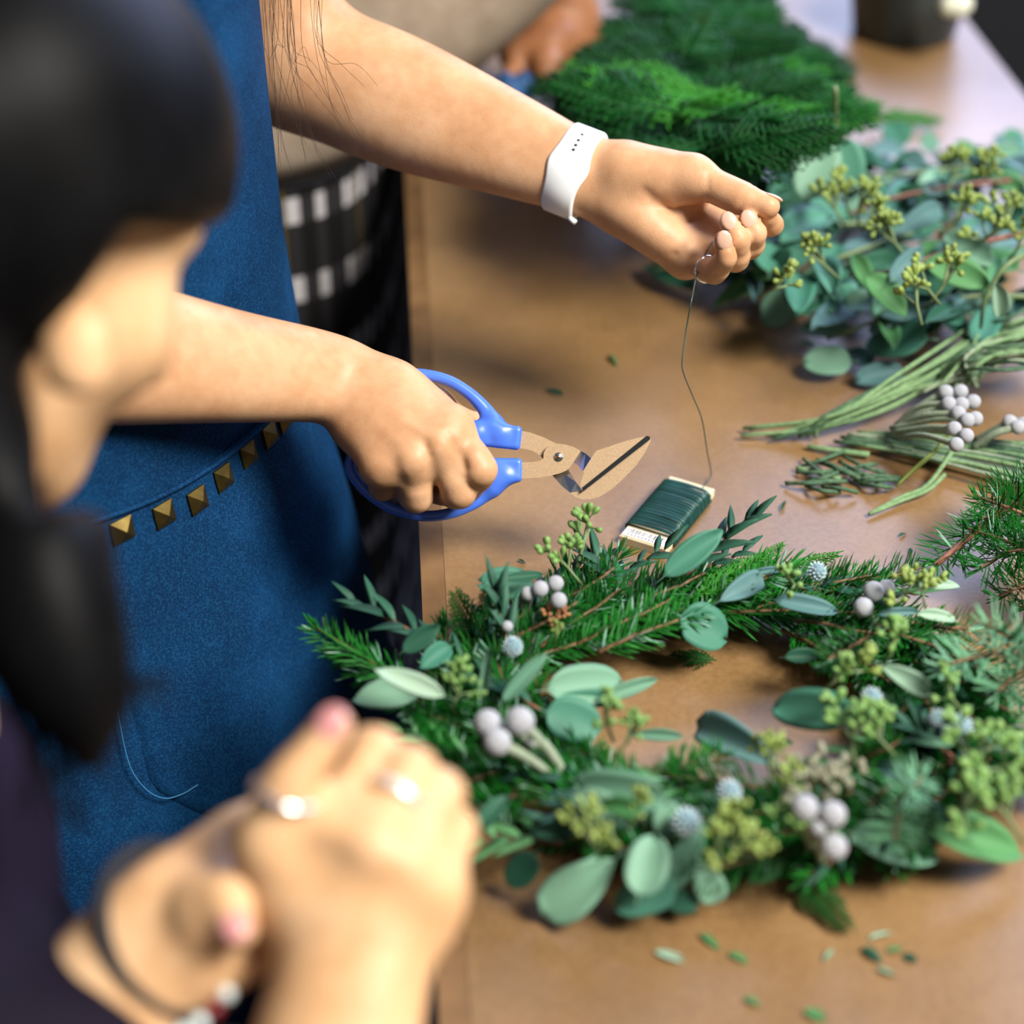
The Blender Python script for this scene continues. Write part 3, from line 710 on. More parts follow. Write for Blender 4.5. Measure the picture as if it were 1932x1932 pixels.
strand = spline([sp(SL - 0.006, SW*0.80, 0.0068), P(1341, 896, 0.004), P(1334, 850, 0.03), P(1324, 790, 0.055), P(1306, 745, 0.075), P(1290, 705, 0.092), P(1287, 680, 0.10), P(1296, 615, 0.118), P(1306, 560, 0.135), D(1318, 505, 1.036), D(1334, 474, 1.036), D(1345, 455, 1.040)], 8)
part('wire_strand', *tube(strand, 0.00042, 6), noisy('wire_strand', (0.05, 0.085, 0.075), (0.09, 0.14, 0.125), 80, 0.4, metal=0.3), spool, label='single strand of green wire drawn up to the hand')

# ================================================================== person with the clasped hands (near, out of focus)
pb = thing('person', 'person in dark purple seen from behind with clasped hands', 'person', (-0.26, 0.47, fz))
HD = 0.65; Hc = D(-82, 292, HD)
uB = unit(0.33*RT + 0.94*UP); pB = unit(0.94*RT - 0.33*UP); al = math.radians(50)
fB = pB*math.cos(al) + FW*math.sin(al); rB = pB*math.sin(al) - FW*math.cos(al)
HA = np.array([fB, rB, uB])
def hp(f, r, u): return Hc + fB*f + rB*r + uB*u
shB = np.array([-0.25, 0.50, 0.115])
def head_b(p):
    d = ell(p, hp(0, 0, -0.004), (0.092, 0.074, 0.078), HA)
    d = smin(d, ell(p, hp(0.030, 0, -0.050), (0.062, 0.060, 0.062), HA), 0.03)
    for s in (-1, 1):
        d = smin(d, cap(p, hp(0.000, 0.054*s, -0.078), hp(0.058, 0.022*s, -0.102), 0.012, 0.012), 0.03)
        d = smin(d, ell(p, hp(0.052, 0.044*s, -0.042), (0.026, 0.022, 0.02), HA), 0.02)
        d = smin(d, cap(p, hp(0.080, 0.012*s, 0.004), hp(0.062, 0.052*s, 0.004), 0.010, 0.010), 0.012)
        e = ell(p, hp(-0.016, 0.076*s, -0.050), (0.018, 0.010, 0.031), HA); d = smin(d, e, 0.006)
        d = smin(d, ell(p, hp(-0.010, 0.075*s, -0.080), (0.009, 0.007, 0.010), HA), 0.006)
        d = d + 0.004*np.exp(-(np.sqrt(((p - hp(0.078, 0.033*s, -0.016).astype(np.float32))**2).sum(1))/0.012)**2)
    d = smin(d, cap(p, hp(0.085, 0, -0.005), hp(0.108, 0, -0.046), 0.007, 0.011), 0.012)
    d = smin(d, ell(p, hp(0.074, 0, -0.078), (0.012, 0.022, 0.010), HA), 0.012)
    d = smin(d, ell(p, hp(0.072, 0, -0.098), (0.018, 0.022, 0.016), HA), 0.018)
    d = smin(d, ell(p, D(142, 668, 0.594), (0.0120, 0.0170, 0.0080), np.array([RT, UP, FW])), 0.008)
    d = d + (0.006*np.exp(-(cap(p, D(80, 772, 0.592), D(205, 776, 0.598), 0, 0)/0.0055)**2)).astype(np.float32)
    d = smin(d, cap(p, hp(-0.035, 0, -0.07), shB + np.array([0.01, 0.0, 0.02]), 0.050, 0.044), 0.02)
    return d
mb = MB(); V, F = mesh_sdf(head_b, Hc - 0.30, Hc + 0.16, 0.0042); mb.add((V.tolist(), F.tolist()))
# right hand: back of the hand to the camera, fingers up
w_ = 0.625
rwst = D(672, 1800, 0.622); relb = np.array([-0.10, 0.265, 0.0]); rsho = np.array([-0.17, 0.37, 0.06]); wx = unit(D(800, 1760, .62) - D(560, 1840, .62))
hB = dict(
  arm=[([rsho, relb], [0.045, 0.038], 0.02),
       ([relb - wx*0.008, mix3(relb, rwst, 0.5) - wx*0.010, rwst - wx*0.0095, D(585, 1690, 0.63)], [0.034, 0.027, 0.0185, 0.016], 0.02),
       ([relb + wx*0.008, mix3(relb, rwst, 0.5) + wx*0.010, rwst + wx*0.0095, D(765, 1735, 0.63)], [0.034, 0.027, 0.0180, 0.016], 0.016)],
  carpal=[D(600, 1690, 0.628), D(650, 1710, 0.626), D(700, 1725, 0.626), D(745, 1740, 0.628)],
  fingers=[[D(620, 1560, 0.628), D(708, 1422, 0.642), D(650, 1420, 0.668), D(600, 1460, 0.68)],
           [D(695, 1592, 0.622), D(775, 1458, 0.634), D(730, 1440, 0.665), D(680, 1480, 0.68)],
           [D(760, 1630, 0.624), D(828, 1500, 0.636), D(790, 1480, 0.668), D(730, 1520, 0.685)],
           [D(808, 1680, 0.628), D(856, 1565, 0.640), D(820, 1550, 0.668), D(770, 1590, 0.685)]],
  thumb=[D(550, 1700, 0.630), D(508, 1592, 0.622), D(546, 1484, 0.618), D(628, 1372, 0.620)],
  pads=[((D(690, 1660, 0.633), (0.026, 0.030, 0.013), np.array([RT, UP, FW])), 0.015)],
  mr0=0.0125, mr1=0.0115, fr=(0.0105, 0.0098, 0.0085, 0.0066),
  ridges=[([D(612, 1560, 0.612), D(613, 1560, 0.612)], 0.008, 0.0030), ([D(695, 1592, 0.610), D(696, 1592, 0.610)], 0.008, 0.0032), ([D(760, 1630, 0.612), D(761, 1630, 0.612)], 0.008, 0.003), ([D(808, 1680, 0.615), D(809, 1680, 0.615)], 0.007, 0.0028)])
lw = D(300, 1775, 0.64); lelb = np.array([-0.21, 0.36, 0.03]); lx = unit(D(250, 1690, .64) - D(350, 1860, .64))
hB2 = dict(
  arm=[([lelb - lx*0.008, mix3(lelb, lw, 0.5) - lx*0.010, lw - lx*0.0085, D(420, 1740, 0.65)], [0.032, 0.026, 0.0180, 0.017], 0.02),
       ([lelb + lx*0.008, mix3(lelb, lw, 0.5) + lx*0.010, lw + lx*0.0085, D(390, 1660, 0.65)], [0.032, 0.026, 0.0175, 0.016], 0.016)],
  carpal=[D(400, 1670, 0.652), D(410, 1690, 0.655), D(420, 1710, 0.66), D(430, 1740, 0.66)],
  fingers=[[D(455, 1590, 0.66), D(520, 1530, 0.672), D(575, 1560, 0.685), D(610, 1600, 0.69)],
           [D(475, 1620, 0.665), D(540, 1560, 0.685), D(590, 1600, 0.695), D(620, 1640, 0.70)],
           [D(480, 1680, 0.67), D(550, 1640, 0.69), D(600, 1680, 0.70), D(630, 1710, 0.70)],
           [D(480, 1740, 0.67), D(545, 1710, 0.69), D(590, 1740, 0.70), D(615, 1765, 0.70)]],
  thumb=[D(370, 1800, 0.635), D(398, 1720, 0.625), D(430, 1700, 0.618), D(447, 1752, 0.612)],
  pads=[((D(430, 1790, 0.645), (0.018, 0.013, 0.014), np.array([RT, UP, FW])), 0.012)],
  mr0=0.0125, mr1=0.0115, fr=(0.0105, 0.0098, 0.0085, 0.0066))
for h in (hB, hB2):
    lo, hi = bounds(hand_points(h), 0.05); V, F = mesh_sdf(hand_sdf(h), lo, hi, 0.0029); mb.add((V.tolist(), F.tolist()))
part('body', mb.v, mb.f, SKIN_B, pb)
part('fingernail', *nail_vf(hB['thumb'][2], hB['thumb'][3], D(610, 1350, 0.60) - hB['thumb'][3], 0.0070, 1.15), NAIL_P, pb, label='pink thumbnail')
part('fingernail', *nail_vf(hB2['thumb'][2], hB2['thumb'][3], -FW + 0.2*RT, 0.0070, 1.1), NAIL_P, pb, label='pink thumbnail')
# ---- hair: a smooth dark mass parted over the brow, locks falling over the shoulder
def hair_b(p):
    d = ell(p, D(60, 265, 0.655), (0.074, 0.077, 0.100), np.array([RT, UP, FW]))
    d = smin(d, ell(p, D(-60, 330, 0.64), (0.080, 0.075, 0.090), np.array([RT, UP, FW])), 0.02)
    d = smin(d, ell(p, D(50, 470, 0.60), (0.036, 0.034, 0.024), np.array([RT, UP, FW])), 0.025)
    d = smin(d, cap(p, hp(-0.065, 0.035, -0.03), hp(-0.085, 0.050, -0.17), 0.052, 0.044), 0.03)
    d = smin(d, chain(p, [hp(-0.070, 0.052, -0.08), D(0, 960, 0.60), D(60, 1120, 0.585), D(120, 1280, 0.58), D(170, 1420, 0.58)], [0.036, 0.030, 0.026, 0.018, 0.006], 5), 0.02)
    d = smin(d, chain(p, [hp(-0.060, 0.066, -0.06), D(20, 850, 0.60), D(80, 1030, 0.585), D(150, 1230, 0.585), D(205, 1330, 0.585)], [0.018, 0.013, 0.014, 0.012, 0.004], 5), 0.015)
    # the face stays free
    w = p - CAM.astype(np.float32); dd = w @ FW.astype(np.float32); u = 966 + FPX*(w @ RT.astype(np.float32))/dd; v = 966 - FPX*(w @ UP.astype(np.float32))/dd
    m = np.maximum(np.maximum(((u - 240)*-0.82 + (v - 430)*-0.57)/5400, (425 - v)/5400), np.maximum((v - 960)/5400, (72 - u)/5400)).astype(np.float32)
    d = -smin(-d, m, 0.010)
    return d
V, F = mesh_sdf(hair_b, Hc + np.array([-0.22, -0.28, -0.40]), Hc + np.array([0.24, 0.18, 0.18]), 0.0035); hBo = part('hair', V, F, HAIR, pb, label='long black hair tucked behind the ear')
mb = MB(); rs = random.Random(9)
for k in range(26):
    ex, ey = rs.uniform(180, 345), rs.uniform(1280, 1340); q = rs.uniform(-20, 20)
    mb.add(tube(spline([D(60 + q, 1000, 0.59), D(130 + q, 1150, 0.58), D(190 + q*.6, 1260, 0.58), D(ex, ey, 0.585)], 6), 0.0005, 4, False))
for k in range(40):
    x = rs.uniform(0, 150); mb.add(tube(spline([D(x - 60, 900, 0.59), D(x - 30, 1100, 0.575), D(x + rs.uniform(-30, 60), 1300, 0.575), D(x + rs.uniform(20, 140), 1450 + rs.uniform(-80, 120), 0.58)], 6), 0.0006, 4, False))
part('loose_strands', mb.v, mb.f, HAIR, hBo, kind='stuff')
# ---- sweater and trousers
fBw = unit([0.85, 0.5, 0]); lBw = np.array([-0.5, 0.85, 0])
def sweater(p):
    c = np.array([-0.275, 0.475, -0.03]); A3 = np.array([fBw, lBw, (0, 0, 1)])
    d = ell(p, c, (0.105, 0.165, 0.26), A3)
    d = smin(d, ell(p, c + np.array([0, 0, -0.2]), (0.12, 0.155, 0.2), A3), 0.05)
    rs_ = shB + np.array([-0.02, 0, -0.03]) - lBw*0.13
    d = smin(d, cap(p, shB + np.array([-0.02, 0, 0.0]), rs_, 0.05, 0.05), 0.04)
    d = smin(d, chain(p, [rs_, np.array([-0.135, 0.30, -0.02]), mix3(relb, rwst, 0.12)], [0.052, 0.048, 0.042], 4), 0.03)
    ls_ = shB + np.array([-0.02, 0, -0.02]) + lBw*0.13
    d = smin(d, chain(p, [ls_, ls_ + np.array([0.02, -0.02, -0.14]), lelb, mix3(lelb, lw, 0.70)], [0.05, 0.046, 0.040, 0.033], 4), 0.03)
    d = smin(d, ell(p, shB + np.array([-0.01, 0, 0.0]), (0.075, 0.075, 0.05)), 0.03)
    return d + (0.002*np.sin(p[:, 0]*90 + p[:, 2]*70)).astype(np.float32)
V, F = mesh_sdf(sweater, (-0.55, 0.15, -0.42), (0.02, 0.78, 0.25), 0.006); part('sweater', V, F, PURPLE, pb)
def legs(p):
    d = None
    for s in (-1, 1):
        hip = np.array([-0.27, 0.47, -0.30]) + lBw*0.08*s; kn = hip + fBw*0.20 + np.array([0, 0, 0.02]); ft = kn + np.array([-0.03, 0, -0.42])
        e = chain(p, [hip, kn, ft], [0.085, 0.062, 0.045], 4); e = smin(e, cap(p, ft + np.array([0, 0, 0.005]), ft + fBw*0.12, 0.04, 0.035), 0.02); d = e if d is None else smin(d, e, 0.03)
    return d
V, F = mesh_sdf(legs, (-0.55, 0.2, -0.80), (0.15, 0.85, -0.15), 0.010); part('trousers', V, F, BLACKC, pb)
# ---- jewellery
def band(name, c, axis, r0, r1, rr, m, lab, cat, n=40):
    axis = unit(axis); y = unit(np.cross(axis, FW)); z = np.cross(axis, y)
    return tag(part(name, *tube([np.asarray(c) + y*math.cos(a)*r0 + z*math.sin(a)*r1 for a in np.linspace(0, 2*math.pi, n)], rr, 8, False), m), lab, cat)
band('finger_ring', mix3(hB['fingers'][1][0], hB['fingers'][1][1], 0.66), hB['fingers'][1][1] - hB['fingers'][1][0], 0.0106, 0.0106, 0.0021, mat('ring_pale', (0.80, 0.78, 0.72), 0.3, metal=0.7), 'wide pale ring on a finger of the clasped hands', 'ring')
band('finger_ring', mix3(hB['thumb'][1], hB['thumb'][2], 0.86), hB['thumb'][2] - hB['thumb'][1], 0.0112, 0.0112, 0.0016, RINGM, 'thin silver ring on the thumb of the clasped hands', 'ring')
band('hair_tie', lw + unit(D(420, 1690, .65) - lw)*0.007, D(430, 1690, 0.615) - lw, 0.0310, 0.0300, 0.0032, mat('elastic_black', (0.008, 0.007, 0.009), 0.8), 'black elastic hair tie around the near wrist', 'hair tie')
bt = thing('beaded_bracelet', 'bracelet of white and dark red beads at the purple cuff', 'bracelet', tuple(D(300, 1860, 0.63)))
BEADW = mat('bead_white', (0.72, 0.80, 0.80), 0.25); BEADR = mat('bead_red', (0.20, 0.012, 0.02), 0.3)
ctr = D(322, 1838, 0.645); y = unit(RT*0.93 + UP*0.37)*0.027; z = unit(UP*0.48 - RT*0.18 + FW*0.8)*0.030
for k in range(26):
    a = 2*math.pi*k/26; part('bead', *sphere_vf(ctr + y*math.cos(a) + z*math.sin(a), 0.0030, 10, 6), BEADR if k % 4 in (1, 2) and k % 3 else BEADW, bt)

# ================================================================== person in beige behind (far, out of focus)
pc = thing('person', 'person in beige top and dark plaid skirt behind the apron', 'person', (-0.25, 1.50, fz))
PL_U, PL_V = 0.05, 0.72
cC = np.array([-0.274, 1.50]); nR = 96
rings = []; zl = np.linspace(-0.745, 0.025, 26)
for z in zl:
    k = (0.025 - z) / 0.72; rings.append(ring_pts(cC, (1, -0.06), 0.170 + 0.004*k, 0.205 + 0.03*k, z, nR, 3.6))
V, F = loft(rings, False); sk = part('skirt', V, F, PLAID, pc, label='dark plaid skirt')
arc = np.concatenate([[0], np.cumsum([np.linalg.norm(rings[13][(k+1) % nR] - rings[13][k]) for k in range(nR)])])
uv = sk.data.uv_layers.new(name='UVMap')
for poly in sk.data.polygons:
    ks = [(i % nR) for i in poly.vertices]; wrap = max(ks) - min(ks) > nR // 2
    for li, vi in zip(poly.loop_indices, poly.vertices):
        k = vi % nR; k = nR if wrap and k == 0 else k
        uv.data[li].uv = (PL_U + arc[k], float(V[vi][2]) + PL_V)
part('waistband', *loft([ring_pts(cC, (1, -0.06), 0.173, 0.208, z, nR, 3.6) for z in (0.012, 0.034)], False), BLACKC, pc)
rings = []
for z, dx, a, b in ((0.020, 0.0, 0.178, 0.212), (0.04, 0.020, 0.182, 0.214), (0.08, 0.075, 0.186, 0.212), (0.14, 0.140, 0.188, 0.21), (0.22, 0.190, 0.185, 0.21), (0.32, 0.220, 0.17, 0.205), (0.42, 0.240, 0.13, 0.20), (0.50, 0.250, 0.09, 0.16), (0.54, 0.260, 0.06, 0.08)):
    rings.append(ring_pts(cC + np.array([dx, 0.0]), (1, -0.06), a, b, z, nR, 3.4 if z < 0.3 else 2.4))
part('sweater', *loft(rings, True), BEIGE, pc)
wC = D(1076, 40, 1.52); eC = wC + np.array([-0.10, 0.05, 0.20])
hC = dict(
  arm=[([eC, mix3(eC, wC, 0.5), wC, D(1040, 80, 1.51)], [0.040, 0.033, 0.026, 0.024], 0.02)],
  carpal=[D(1050, 60, 1.515), D(1045, 70, 1.51), D(1040, 75, 1.50), D(1035, 80, 1.495)],
  fingers=[[D(1010, 105, 1.51), D(1030, 140, 1.50), D(1024, 160, 1.49), D(1018, 172, 1.49)], [D(1000, 108, 1.50), D(1006, 138, 1.49), D(996, 158, 1.48), D(990, 160, 1.48)],
           [D(985, 105, 1.495), D(984, 135, 1.485), D(975, 150, 1.475), D(970, 150, 1.475)], [D(972, 100, 1.49), D(968, 125, 1.48), D(960, 138, 1.47), D(958, 138, 1.47)]],
  thumb=[D(1030, 100, 1.49), D(1030, 125, 1.475), D(1030, 145, 1.47), D(1024, 165, 1.468)], mr0=0.016, mr1=0.013)
hdC = np.array([cC[0] + 0.30, cC[1] + 0.06, 0.68]); shC = np.array([cC[0] + 0.19, cC[1] + 0.02, 0.44]); nkC = np.array([cC[0] + 0.23, cC[1] + 0.02, 0.50]); hfC = hand_sdf(hC)
def body_c(p):
    d = smin(hfC(p), chain(p, [eC, mix3(shC, eC, 0.5) + np.array([0.02, -0.05, 0]), shC + np.array([0, -0.13, 0]), nkC, hdC - np.array([0.03, 0, 0.05])], [0.036, 0.042, 0.048, 0.056, 0.050], 4), 0.02)
    d = smin(d, ell(p, hdC, (0.095, 0.075, 0.115)), 0.03)
    return smin(d, cap(p, hdC + np.array([0.09, 0, -0.01]), hdC + np.array([0.108, 0, -0.04]), 0.008, 0.012), 0.012)
lo, hi = bounds(hand_points(hC) + [hdC, nkC, shC + np.array([0, -0.13, 0])], 0.13); V, F = mesh_sdf(body_c, lo, hi, 0.0045); part('body', V, F, SKIN_C, pc)
part('hair', *sphere_vf(hdC + np.array([-0.02, 0, 0.03]), (0.102, 0.088, 0.11), 24, 16), HAIR, pc)
V, F = mesh_sdf(lambda p: chain(p, [shC + np.array([0, -0.15, 0]), mix3(shC, eC, 0.5) + np.array([0.02, -0.05, 0]), eC, mix3(eC, wC, 0.72)], [0.06, 0.052, 0.05, 0.046], 5), (-0.35, 1.1, 0.0), (0.25, 1.75, 0.6), 0.008)
part('sleeve', V, F, BEIGE, pc)
bl = noisy('cloth_blue', (0.008, 0.045, 0.13), (0.02, 0.10, 0.26), 40, 0.6)
V, F = mesh_sdf(lambda p: smin(smin(ell(p, D(950, 182, 1.47), (0.020, 0.016, 0.018)), ell(p, D(978, 168, 1.475), (0.016, 0.012, 0.014)), 0.008), ell(p, D(930, 205, 1.465), (0.014, 0.012, 0.016)), 0.01) + (0.002*np.sin(p[:, 0]*400 + p[:, 2]*300)).astype(np.float32), D(950, 185, 1.47) - 0.06, D(950, 185, 1.47) + 0.06, 0.003)
tag(part('blue_cloth', V, F, bl), 'small crumpled dark blue cloth held below the far hand', 'cloth')

# ================================================================== greenery: shared pieces
EUC_TOP = {}; 
def leaf_mat(name, c0, c1, rough=0.55, spec=0.2):
    m = varied(name, c0, c1, rough, 90, 0.55, spec=spec, sss=0.0); return m
LEAF_COL = {
 'grey':  (leaf_mat('leaf_grey_green', (0.090, 0.215, 0.145), (0.185, 0.345, 0.240)), leaf_mat('leaf_grey_back', (0.15, 0.27, 0.19), (0.22, 0.35, 0.25))),
 'teal':  (leaf_mat('leaf_teal', (0.035, 0.150, 0.100), (0.085, 0.245, 0.170)), leaf_mat('leaf_teal_back', (0.10, 0.24, 0.17), (0.16, 0.31, 0.22))),
 'dark':  (leaf_mat('leaf_dark', (0.010, 0.058, 0.036), (0.030, 0.110, 0.066)), leaf_mat('leaf_dark_back', (0.05, 0.13, 0.085), (0.08, 0.17, 0.11))),
 'pale':  (leaf_mat('leaf_pale', (0.20, 0.34, 0.24), (0.32, 0.45, 0.34)), leaf_mat('leaf_pale_back', (0.25, 0.38, 0.28), (0.33, 0.46, 0.35))),
 'blue':  (leaf_mat('leaf_blue_grey', (0.060, 0.145, 0.150), (0.115, 0.225, 0.225)), leaf_mat('leaf_blue_back', (0.12, 0.22, 0.22), (0.18, 0.28, 0.27))),
 'lime':  (leaf_mat('leaf_fresh', (0.040, 0.155, 0.050), (0.095, 0.25, 0.10)), leaf_mat('leaf_fresh_back', (0.14, 0.30, 0.14), (0.2, 0.36, 0.2)))}
FIR_G = varied('needle_green', (0.0025, 0.052, 0.005), (0.008, 0.135, 0.012), 0.5, 60, 0.45, spec=0.16)
FIR_B = varied('needle_bright', (0.006, 0.105, 0.009), (0.020, 0.205, 0.024), 0.5, 60, 0.45, spec=0.16)
FIR_P = varied('needle_pale', (0.085, 0.260, 0.130), (0.17, 0.38, 0.22), 0.5, 60, 0.45, spec=0.35)
FIR_L = varied('needle_underside', (0.13, 0.30, 0.20), (0.24, 0.42, 0.32), 0.5, 60, 0.4, spec=0.35)
CEDAR = varied('cedar_green', (0.001, 0.028, 0.004), (0.004, 0.085, 0.010), 0.55, 60, 0.5, spec=0.18)
CEDAR_B = varied('cedar_bright', (0.014, 0.125, 0.008), (0.036, 0.21, 0.020), 0.55, 60, 0.5, spec=0.18)
TWIG = noisy('twig_brown', (0.11, 0.055, 0.022), (0.20, 0.11, 0.05), 200, 0.7)
TWIG_G = noisy('twig_green', (0.10, 0.16, 0.06), (0.17, 0.23, 0.10), 200, 0.6)
TWIG_R = noisy('twig_red', (0.13, 0.035, 0.022), (0.22, 0.09, 0.05), 200, 0.6)
BUD = varied('bud_green', (0.105, 0.225, 0.050), (0.20, 0.34, 0.10), 0.5, 200, 0.5, spec=0.3)
BUD_Y = varied('bud_yellow_green', (0.150, 0.215, 0.040), (0.25, 0.33, 0.085), 0.5, 200, 0.5, spec=0.3)
BUD_R = varied('bud_russet', (0.24, 0.085, 0.035), (0.34, 0.17, 0.07), 0.5, 200, 0.5, spec=0.3)
def ball_mat():
    m = noisy('brunia_silver', (0.41, 0.42, 0.46), (0.56, 0.57, 0.61), 60, 0.8, spec=0.2)
    v = nd(m, 'ShaderNodeTexVoronoi'); v.inputs['Scale'].default_value = 1100; ln(m, coords(m), v.inputs['Vector']); bump(m, v.outputs['Distance'], 0.55, 0.0008); return m
BALL = ball_mat()
STALK = noisy('brunia_stalk', (0.21, 0.27, 0.185), (0.33, 0.38, 0.28), 400, 0.8, 0.0006, 1500, spec=0.15)
STALK_G = noisy('stalk_green', (0.12, 0.22, 0.095), (0.22, 0.34, 0.17), 300, 0.75, spec=0.2)
STALK_D = noisy('stalk_dark', (0.035, 0.085, 0.045), (0.09, 0.16, 0.09), 300, 0.75, spec=0.2)
POD = noisy('pod_pale_blue', (0.42, 0.55, 0.60), (0.68, 0.78, 0.82), 300, 0.6, spec=0.3)

def leaf_mesh(name, mats, prof, curl, cup, notch=0.0, twist=0.0, nx=12, ny=6):
    """unit leaf: x from 0 to 1, full width 1, upper side +z, thin but solid, with a short stalk"""
    V = []; F = []; mi = []
    def pt(i, j, side):
        x = i / nx; w = float(np.interp(x, [q[0] for q in prof], [q[1] for q in prof])); y = (j / ny - 0.5)
        if notch and i == nx: x2 = 1.0 - notch * (1 - (2*abs(y)) ** 1.5)
        else: x2 = x
        z = -curl * x * x + cup * (2*y) ** 2 * 0.25 * w + twist * y * x - 0.010 * math.exp(-(y * 14) ** 2)
        return (x2, y * w, z + (0.004 if side else -0.004))
    for side in (1, 0):
        for i in range(nx + 1):
            for j in range(ny + 1): V.append(pt(i, j, side))
    N = (nx + 1) * (ny + 1)
    for i in range(nx):
        for j in range(ny):
            a = i*(ny+1) + j; F.append((a, a + ny + 1, a + ny + 2, a + 1)); mi.append(0); F.append((N + a, N + a + 1, N + a + ny + 2, N + a + ny + 1)); mi.append(1)
    rim = [i*(ny+1) for i in range(nx+1)] + [nx*(ny+1) + j for j in range(1, ny+1)] + [i*(ny+1) + ny for i in range(nx-1, -1, -1)] + list(range(ny-1, 0, -1))
    for a, b in zip(rim, rim[1:] + rim[:1]): F.append((a, a + N, b + N, b)); mi.append(1)
    tv, tf = tube([(-0.16, 0, -0.01), (-0.05, 0, 0.0), (0.10, 0, 0.0)], [0.016, 0.014, 0.010], 5); n0 = len(V)
    V += [tuple(q) for q in tv]; F += [tuple(i + n0 for i in f) for f in tf]; mi += [1] * len(tf)
    return make_mesh(name, V, F, mats, True, mi)
OVAL = [(0, 0.05), (0.06, 0.42), (0.16, 0.72), (0.3, 0.95), (0.42, 1.0), (0.58, 0.95), (0.74, 0.78), (0.87, 0.52), (0.96, 0.22), (1, 0.02)]
ROUND = [(0, 0.06), (0.04, 0.42), (0.12, 0.74), (0.25, 0.94), (0.42, 1.0), (0.6, 0.98), (0.76, 0.85), (0.88, 0.64), (0.96, 0.38), (1, 0.10)]
BLUNT = [(0, 0.05), (0.08, 0.30), (0.25, 0.66), (0.45, 0.90), (0.65, 1.0), (0.82, 0.92), (0.92, 0.70), (0.98, 0.38), (1, 0.12)]
LANCE = [(0, 0.1), (0.1, 0.6), (0.3, 1.0), (0.55, 0.9), (0.8, 0.5), (1, 0.02)]
LEAVES = {}
for c, ms in LEAF_COL.items():
    LEAVES[c] = {'o': [leaf_mesh('eucalyptus_leaf', ms, OVAL, cu, cp, 0, tw) for cu, cp, tw in ((0.10, 0.5, 0.1), (0.16, 0.7, -0.15), (-0.05, 0.4, 0.2))],
                 'r': [leaf_mesh('eucalyptus_leaf', ms, ROUND, cu, cp, n, tw) for cu, cp, n, tw in ((0.10, 0.35, 0, 0.05), (0.14, 0.5, 0.10, -0.1), (0.05, 0.4, 0.14, 0.1))],
                 'b': [leaf_mesh('eucalyptus_leaf', ms, BLUNT, cu, cp, 0, tw) for cu, cp, tw in ((0.08, 0.4, 0.1), (0.18, 0.5, -0.1))]}
SLENDER = [leaf_mesh('slender_leaf', LEAF_COL['dark'], LANCE, 0.15, 0.6, 0, 0.1, 6, 2), leaf_mesh('slender_leaf', LEAF_COL['lime'], LANCE, 0.1, 0.6, 0, -0.1, 6, 2)]
GR = random.Random(21)
def leaf(parent, a, b, wpx, col, shape='o', z0=0.03, z1=0.03, face=0.7, name='eucalyptus_leaf', roll=0.0):
    A = P(a[0], a[1], z0); B = P(b[0], b[1], z1); L = np.linalg.norm(B - A); d = depth_of((A + B) / 2); W = wpx * d / FPX
    n = unit(np.array([0, 0, 1.0]) * (1 - face) - FW * face + RT * roll); me = GR.choice(LEAVES[col][shape])
    return place(name, me, frame(A, B - A, n, (L, W, L * 0.9)), parent)

def needles_vf(L, n, ln0, ln1, w, spread, seed, up=0.25, fwd=0.9, whorl=False):
    r = random.Random(seed); V = []; F = []; mi = []
    for k in range(n):
        x = L * (0.03 + 0.97 * (k + r.random()) / n); a = r.uniform(0, 2*math.pi)
        y, z = math.cos(a), math.sin(a); z = z * 0.7 + up
        dirv = unit([fwd * r.uniform(0.5, 1.0) + (0.8 if x > 0.93*L else 0), y * spread, z * spread]); l = r.uniform(ln0, ln1) * (1 - 0.35 * max(0, x/L - 0.75) / 0.25)
        side = unit(np.cross(dirv, [0.2, 0.1, 1])); nn = np.cross(side, dirv); b = np.array([x, 0, 0]) + 0.0012*dirv; bend = unit([1, 0, 0.2]) * l * 0.10
        q = len(V)
        for t, ww in ((0, 0.5), (0.45, 1.0), (0.8, 0.85)):
            c = b + dirv*l*t + bend*t*t; V += [c - side*w*ww/2, c + nn*w*0.30*ww, c + side*w*ww/2]
        V.append(b + dirv*l + bend); pale = r.random() < 0.08
        for s in (0, 3): F += [(q+s, q+s+3, q+s+4, q+s+1), (q+s+1, q+s+4, q+s+5, q+s+2)]; mi += [pale]*2
        F += [(q+6, q+9, q+7), (q+7, q+9, q+8)]; mi += [pale]*2
    return V, F, [int(m) for m in mi]
def sprig_proto(L, n, l0, l1, w, spread, seed, m, up=0.25, fwd=0.9, twig=None):
    sv, sf = tube([(0, 0, 0), (L*0.35, 0.001, 0.001), (L*0.7, -0.001, 0.001), (L, 0, 0.002)], [0.0016, 0.0014, 0.0012, 0.0007], 6)
    V, F, mi = needles_vf(L, n, l0, l1, w, spread, seed, up, fwd)
    return (make_mesh('fir_sprig', sv, sf, twig or TWIG), make_mesh('needles', V, F, [m, FIR_L], False, mi), L)
FIR = {'g': [sprig_proto(0.085, 150, 0.014, 0.021, 0.00135, 1.0, s, FIR_G) for s in (1, 2, 3)],
       'b': [sprig_proto(0.080, 150, 0.013, 0.020, 0.0015, 1.0, s, FIR_B, 0.15) for s in (4, 5)],
       'p': [sprig_proto(0.070, 64, 0.018, 0.026, 0.0021, 1.1, s, FIR_P, 0.3) for s in (6, 7)],
       'l': [sprig_proto(0.095, 120, 0.018, 0.028, 0.0014, 1.15, s, FIR_G, 0.2, 0.7) for s in (8, 9)]}
